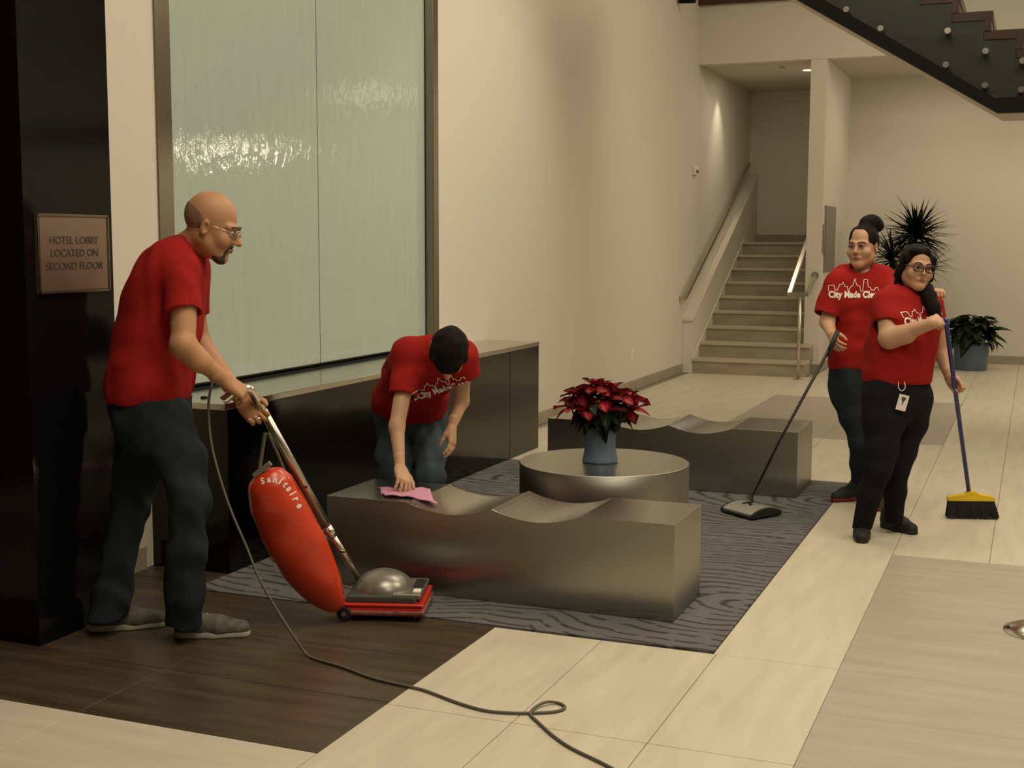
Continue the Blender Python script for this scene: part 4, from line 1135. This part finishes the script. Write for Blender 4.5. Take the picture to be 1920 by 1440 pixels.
shoe(man, 'shoe', (-3.19, 4.24, 0), (-2.90, 4.38, 0), .052, 'shoe_g', 'shoe_w', .085)

# ============================ boy wiping the bench
boy = person((-3.06, 6.0, 0), 'dark haired boy in red T-shirt and blue jeans bending to wipe the bench')
bs_l, be_l, bw_l = P(766, 678, 6.36), P(744, 800, 6.22), P(750, 876, 6.13)      # on the left of the picture
bs_r, be_r, bw_r = P(868, 672, 6.40), P(866, 752, 6.52), P(847, 800, 6.46)
BA = (P(826, 652, 6.34)-P(768, 770, 6.85)).normalized()
B = Field(.0055)
rows(B, [(P(768, 775, 6.86), .085, .06), (P(772, 738, 6.76), .09, .05), (P(783, 705, 6.60), .085, .05), (P(800, 678, 6.46), .08, .07), (P(816, 664, 6.38), .06, .10)], CR, .04)
limb(B, [bs_l, be_l, bw_l], [.048, .037, .024]); limb(B, [bs_r, be_r, bw_r], [.048, .036, .024])
blegs = [([P(741, 790, 6.87), P(738, 850, 6.75), P(745, 900, 6.62), Vector((-3.26, 5.99, .04))], [.100, .092, .080, .068]),
         ([P(797, 790, 6.87), P(806, 850, 6.72), P(806, 895, 6.60), Vector((-2.99, 6.04, .04))], [.098, .088, .076, .068])]
J = Field(.006); legs(J, B, blegs)
Hd = Field(.0045)
ho = P(842, 664, 6.13)
hb = head(Hd, ho, -Z*.96-CD*.14-CR*.08, -CD*.95+Z*.2+CR*.02, .98, P(826, 650, 6.30), .05)
Hn = Field(.003); hp = P(757, 912, 6.10)
Hn.seg(P(748, 856, 6.15), bw_l, .027, .024, .012)
hand(Hn, bw_l, (P(764, 925, 6.02)-bw_l), (-CD*.5-Z*.9), CR, .98, (.55, .35, .15), .12, (.7, .1), .1)
Hn2 = Field(.003)
Hn2.seg(P(850, 785, 6.47), bw_r, .027, .024, .012)
hand(Hn2, bw_r, (P(848, 840, 6.42)-bw_r), -CR*.8+CD*.3, -CD, .98, (.25, .35, .3), .04, (.35, .35), .3)
Bo = body_obj(boy, [B, Hd, Hn, Hn2], 'skin_b'); face_parts(Bo, hb)
L, (hr_, hf, hu), hs = hb
F = Field(.004)
F.ell(L(0, -.028, .030), (hr_, hf, hu), (.092*hs, .108*hs, .104*hs), .02); F.ell(L(0, -.06, -.02), (hr_, hf, hu), (.078*hs, .06*hs, .07*hs), .03)
F.ell(L(0, .055, .055), (hr_, hf, hu), (.062*hs, .045*hs, .035*hs), .03)
for e_ in (-1, 1): F.ell(L(.078*e_, .01, .0), (hr_, hf, hu), (.016*hs, .03*hs, .045*hs), .02)
F.ell(L(0, .12, -.05), (hr_, hf, hu), (.068*hs, .07*hs, .078*hs), .012, 's')
link('hair', F.mesh('hair', wr=folds(5, .0022, 3.2)), M['hair'], Bo, smooth=True)
S = Field(.006)
rows(S, [(P(767, 762, 6.83), .128, .07), (P(772, 738, 6.74), .130, .065), (P(783, 705, 6.58), .127, .06), (P(800, 678, 6.45), .118, .08), (P(816, 664, 6.38), .088, .115)], CR, .06)
S.seg(P(818, 660, 6.37), P(834, 655, 6.30), .07, .058, .04)
i1 = sleeve(S, P(768, 680, 6.37), P(755, 744, 6.29), .074, .074); i2 = sleeve(S, P(864, 670, 6.40), P(878, 708, 6.44), .072, .070)
S.cut(P(767, 776, 6.83), -Z*.9-BA*.5)
for a, b, r in (i1, i2): S.seg(a, b, r, r, .006, 's')
shirt = link('t_shirt', S.mesh('t_shirt', wr=folds(8, 0.004, 1.4)), M['shirt'], boy, smooth=True)
rows(J, [(P(768, 778, 6.85), .118, .07)], CR, .05)
shirt_print(shirt, P(831, 729, 6.45), (CR*.93+Z*.30).normalized(), (Z-CR*.32).normalized(), .27)
J.cut((0, 0, .06), -Z)
link('jeans', J.mesh('jeans', wr=folds(21, .006, 1.8)), M['jeans2'], boy, smooth=True)
shoe(boy, 'shoe', (-3.25, 6.06, 0), (-3.19, 5.80, 0), .045, z0=.004); shoe(boy, 'shoe', (-3.0, 6.10, 0), (-2.93, 5.84, 0), .045, z0=.004)
# pink cloth under his hand
bm = bmesh.new(); n = 22
cc = [Vector((-2.86, 5.40, 0)), Vector((-2.745, 5.235, 0)), Vector((-2.50, 5.28, 0)), Vector((-2.64, 5.47, 0))]
g = []
for i in range(n+1):
    row = []
    for j in range(n+1):
        a, b = i/n, j/n; p = cc[0].lerp(cc[1], a).lerp(cc[3].lerp(cc[2], a), b)
        bx = p.x+3.022; k = bx/.4165; dip = .042*math.sin(PI*(k-1))**.9 if 1 < k < 2 else 0
        hp_ = math.hypot(p.x+2.72, p.y-5.38)
        z = .4265-dip+.006+.005*math.sin(17*a+5*b)*math.sin(13*b+3*a)+.006*math.exp(-(hp_/.06)**2)*0
        row.append(bm.verts.new((p.x+.008*math.sin(9*b), p.y+.008*math.sin(8*a), z)))
    g.append(row)
for i in range(n):
    for j in range(n): bm.faces.new((g[i][j], g[i+1][j], g[i+1][j+1], g[i][j+1]))
o = bm_obj('cleaning_cloth', bm, M['pink'], None, smooth=True); md = o.modifiers.new('t', 'SOLIDIFY'); md.thickness = .003; md.offset = 1
tag(o, 'pink cleaning cloth pressed on the near steel bench by the boy', 'cloth')

# ============================ woman in front (glasses, broom)
w1 = person((-.72, 7.18, 0), 'woman in red T-shirt, black trousers and glasses holding the broom')
yaw = math.radians(30); fw = (CR*math.sin(yaw)-CD*math.cos(yaw)); lv = (CR*math.cos(yaw)+CD*math.sin(yaw))
D = 7.05
s_r, e_r, w_r = P(1662, 572, 6.98), P(1668, 634, 6.88), P(1748, 606, 6.72)
s_l, e_l, w_l = P(1742, 572, 7.18), P(1764, 655, 7.24), P(1780, 706, 7.127)
nk = P(1705, 540, 7.05)
B = Field(.0055)
rows(B, [(P(1683, 715, D), .13, .05), (P(1692, 650, D), .13, .04), (P(1702, 600, D), .11, .06), (P(1704, 568, D), .06, .12)], lv, .06)
B.seg(P(1704, 565, D), nk, .06, .052, .04)
limb(B, [s_r, e_r, w_r], [.060, .053, .030]); B.seg(e_r, P(1700, 628, 6.82), .054, .047, .02)
limb(B, [s_l, e_l, w_l], [.056, .046, .028])
wlegs = [([P(1706, 750, 7.12), P(1703, 790, 7.12), P(1690, 845, 7.10), P(1682, 875, 7.10), P(1678, 920, 7.13), P(1674, 985, 7.20)], [.114, .104, .080, .068, .058, .050]),
         ([P(1656, 750, 6.99), P(1656, 790, 6.97), P(1652, 845, 6.94), P(1646, 880, 6.93), P(1630, 925, 6.96), P(1616, 990, 7.03)], [.116, .108, .086, .072, .062, .052])]
J = Field(.006); legs(J, B, wlegs)
Hd = Field(.004)
hA = head(Hd, P(1719, 501, 6.98), -CD*.99+CR*.10-Z*.05, Z+CR*.12, .99, nk, .052, cheek=1.10, fem=1)
Hn = Field(.003)
Hn.seg(P(1735, 611, 6.75), w_r, .031, .028, .012)
hand(Hn, w_r, P(1776, 594, 6.83)-w_r, CD*.6+CR*.2-Z*.2, Z, .97, (1.0, 1.25, .9), .0, (.35, .55), .5)
Hn2 = Field(.003)
Hn2.seg(P(1776, 695, 7.14), w_l, .029, .026, .012)
hand(Hn2, w_l, CR*.62-Z*.78+CD*.02, -CD*.9-CR*.35, Z*.6+CR*.3, .93, (1.15, 1.3, .8), .0, (.3, .8), .3)
Bo = body_obj(w1, [B, Hd, Hn, Hn2], 'skin_w'); face_parts(Bo, hA, 'hair', 'full')
L, (hr_, hf, hu), hs = hA
F = Field(.004)
F.ell(L(0, -.028, .036), (hr_, hf, hu), (.090*hs, .098*hs, .092*hs), .02)
for e_ in (-1, 1): F.seg(L(.078*e_, .015, .05), L(.092*e_, -.02, -.055), .020*hs, .022*hs, .02)
F.seg(L(-.02, .050, .088), L(.045, .045, .085), .020*hs, .02*hs, .02)
F.seg(L(0, -.08, -.02), L(.03, -.07, -.10), .055*hs, .05*hs, .03)
F.ell(L(.004, .11, .004), (hr_, hf, hu), (.068*hs, .085*hs, .074*hs), .010, 's'); F.ell(L(.004, .11, -.06), (hr_, hf, hu), (.070*hs, .085*hs, .08*hs), .010, 's')
F.seg(L(.03, -.05, -.08), P(1738, 544, 6.99), .04, .034, .03)
limb(F, [P(1736, 541, 6.98), P(1741, 558, 6.93), P(1750, 577, 6.89), P(1759, 592, 6.86)], [.034, .040, .036, .018], .02)
link('hair', F.mesh('hair', wr=folds(15, .002, 3.0)), M['hair'], Bo, smooth=True)
S = Field(.006)
rows(S, [(P(1681, 708, D), .160, .025), (P(1685, 680, D), .165, .025), (P(1690, 648, D), .160, .03), (P(1695, 622, D), .145, .045), (P(1700, 598, D), .140, .055), (P(1702, 575, D), .10, .085), (P(1703, 562, D), .066, .112)], lv, .06)
S.seg(P(1704, 560, D), P(1705, 547, D), .068, .060, .04)
for e_ in (-1, 1): S.ell(P(1712, 606, 6.96)+lv*e_*.085, (lv, fw, Z), (.075, .07, .075), .05)
i1 = sleeve(S, P(1660, 570, 6.99), P(1664, 610, 6.93), .080, .084); i2 = sleeve(S, P(1744, 572, 7.18), P(1752, 612, 7.2), .075, .075)
S.cut(P(1682, 716, D), -Z)
for a, b, r in (i1, i2): S.seg(a, b, r, r, .006, 's')
S.seg(P(1706, 548, 7.02), P(1712, 515, 7.0), .058, .07, .008, 's')
shirt = link('t_shirt', S.mesh('t_shirt', wr=folds(31, 0.004, 1.3)), M['shirt'], w1, smooth=True)
shirt_print(shirt, P(1750, 603, 6.86), lv, Z, .30)
rows(J, [(P(1681, 722, D), .148, .03), (P(1685, 750, D), .145, .035)], lv, .05)
J.cut((0, 0, .055), -Z)
link('trousers', J.mesh('trousers', wr=folds(41, .002, 1.2)), M['black_cloth'], w1, smooth=True)
shoe(w1, 'shoe', (-.835, 7.24, 0), (-.80, 6.985, 0), .047, 'shoe_b', 'shoe_b', .09)
shoe(w1, 'shoe', (-.745, 7.48, 0), (-.545, 7.315, 0), .047, 'shoe_b', 'shoe_b', .09)
bd = box_bm((-.027, -.0015, -.0425), (.027, .0015, .0425))
c_ = P(1692, 755, 6.845); T = Matrix.Translation(c_) @ Matrix(((CR.x, CD.x, 0, 0), (CR.y, CD.y, 0, 0), (0, 0, 1, 0), (0, 0, 0, 1))) @ Matrix.Rotation(math.radians(14), 4, 'Y')
for q in bd.verts: q.co = T @ q.co
badge = bm_obj('badge', bd, M['white'], w1, bevel=.001)
bd = bmesh.new()
vs = [bd.verts.new(T @ Vector(q)) for q in ((-.010, -.0022, .030), (.012, -.0022, .030), (.012, -.0022, .018), (.004, -.0022, .006), (.003, -.0022, -.012), (-.002, -.0022, -.012), (-.003, -.0022, .006), (-.010, -.0022, .018))]
bd.faces.new(vs); bm_obj('badge_emblem', bd, M['stem'], badge)
bm_obj('lanyard', tube_bm(smooth_path([P(1696, 716, 6.86), P(1697, 727, 6.848), P(1691, 733, 6.842), P(1685, 727, 6.848), P(1685, 716, 6.86)], 4), .0022, n=6), M['white'], w1)

# ============================ woman behind (bun, carpet sweeper)
w2 = person((-.96, 8.1, 0), 'woman with a high hair bun in red T-shirt and jeans holding the carpet sweeper')
D = 8.0; lv = (CR*.97-CD*.22).normalized(); fw = (-CD*.97-CR*.22).normalized()
s_r, e_r, w_r = P(1571, 532, 7.95), P(1551, 604, 7.93), P(1560, 628, 7.76)
s_l, e_l, w_l = P(1660, 528, 7.95), P(1712, 568, 7.62), P(1750, 553, 7.27)
nk = P(1617, 506, 8.0)
B = Field(.0055)
rows(B, [(P(1605, 690, D), .10, .04), (P(1612, 620, D), .12, .04), (P(1616, 560, D), .11, .07), (P(1617, 525, D), .06, .13)], lv, .06)
B.seg(P(1617, 522, D), nk, .062, .054, .04)
limb(B, [s_r, e_r, w_r], [.055, .045, .028]); limb(B, [s_l, e_l, w_l], [.052, .040, .026])
vlegs = [([P(1596, 730, 7.99), P(1604, 780, 7.96), P(1614, 825, 7.95), P(1613, 870, 8.02), P(1611, 925, 8.15)], [.112, .095, .072, .058, .048]),
         ([P(1634, 730, 7.99), P(1640, 780, 7.95), P(1644, 825, 7.91), P(1646, 880, 7.88), P(1646, 945, 7.86)], [.112, .095, .072, .058, .048])]
J = Field(.006); legs(J, B, vlegs)
Hd = Field(.004)
hB = head(Hd, P(1617, 461, 7.95), -CD*.80-CR*.60-Z*.06, Z-CR*.02, 1.08, nk, .052, cheek=1.08, fem=1)
Hn = Field(.003)
Hn.seg(P(1557, 618, 7.82), w_r, .029, .026, .012)
hand(Hn, w_r, P(1567, 650, 7.66)-w_r, CD*.4+CR*.7, -CD, .98, (.45, .6, .5), .04, (.5, .4), .3)
Hn2 = Field(.003)
Hn2.seg(P(1742, 556, 7.34), w_l, .027, .025, .012)
hand(Hn2, w_l, P(1765, 538, 7.12)-w_l, -Z*.6-CD*.6, -CR*.2-CD, .98, (.6, .8, .6), .02, (.4, .3), .3)
Bo = body_obj(w2, [B, Hd, Hn, Hn2], 'skin_w'); face_parts(Bo, hB, 'hair')
L, (hr_, hf, hu), hs = hB
F = Field(.004)
F.ell(L(0, -.028, .034), (hr_, hf, hu), (.083*hs, .098*hs, .091*hs), .02)
F.ell(L(0, -.07, -.03), (hr_, hf, hu), (.06*hs, .04*hs, .05*hs), .02)
F.ell(L(.0, .112, .002), (hr_, hf, hu), (.070*hs, .085*hs, .072*hs), .010, 's'); F.ell(L(.0, .112, -.06), (hr_, hf, hu), (.075*hs, .095*hs, .08*hs), .010, 's')
for e_ in (-1, 1): F.ell(L(.09*e_, .0, -.03), (hr_, hf, hu), (.03*hs, .03*hs, .042*hs), .01, 's')
F.ell(P(1633, 418, 7.99), (CR, CD, Z), (.066, .06, .054), .015); F.seg(P(1622, 420, 7.97), P(1646, 424, 8.0), .035, .035, .02)
link('hair', F.mesh('hair', wr=folds(25, .002, 3.0)), M['hair'], Bo, smooth=True)
S = Field(.006)
rows(S, [(P(1608, 682, D), .150, .03), (P(1610, 650, D), .150, .03), (P(1611, 615, D), .140, .04), (P(1613, 585, D), .135, .05), (P(1615, 555, D), .130, .06), (P(1616, 532, D), .10, .09), (P(1617, 518, D), .066, .125)], lv, .06)
S.seg(P(1617, 518, D), P(1617, 505, D), .07, .062, .04)
for e_ in (-1, 1): S.ell(P(1606, 566, 7.92)+lv*e_*.085, (lv, fw, Z), (.075, .07, .072), .05)
i1 = sleeve(S, P(1570, 532, 7.96), P(1550, 592, 7.94), .078, .084); i2 = sleeve(S, P(1658, 528, 7.95), P(1676, 558, 7.82), .075, .08)
S.cut(P(1605, 691, D), -Z)
for a, b, r in (i1, i2): S.seg(a, b, r, r, .006, 's')
S.seg(P(1616, 506, 7.98), P(1613, 478, 7.93), .060, .07, .008, 's')
shirt = link('t_shirt', S.mesh('t_shirt', wr=folds(37, 0.004, 1.3)), M['shirt'], w2, smooth=True)
shirt_print(shirt, P(1603, 554, 7.80), lv, Z, .305, .45)
rows(J, [(P(1608, 672, D), .112, .03), (P(1606, 700, D), .138, .03), (P(1608, 730, D), .138, .035)], lv, .05)
J.cut((0, 0, .07), -Z)
link('jeans', J.mesh('jeans', wr=folds(51, .0035, 1.6)), M['jeans'], w2, smooth=True)
shoe(w2, 'shoe', (-.965, 8.24, 0), (-1.115, 8.06, 0), .046, 'shoe_b', 'shoe_r', .085, z0=.003)
shoe(w2, 'shoe', (-.84, 8.10, 0), (-.83, 7.87, 0), .046, 'shoe_b', 'shoe_r', .085)
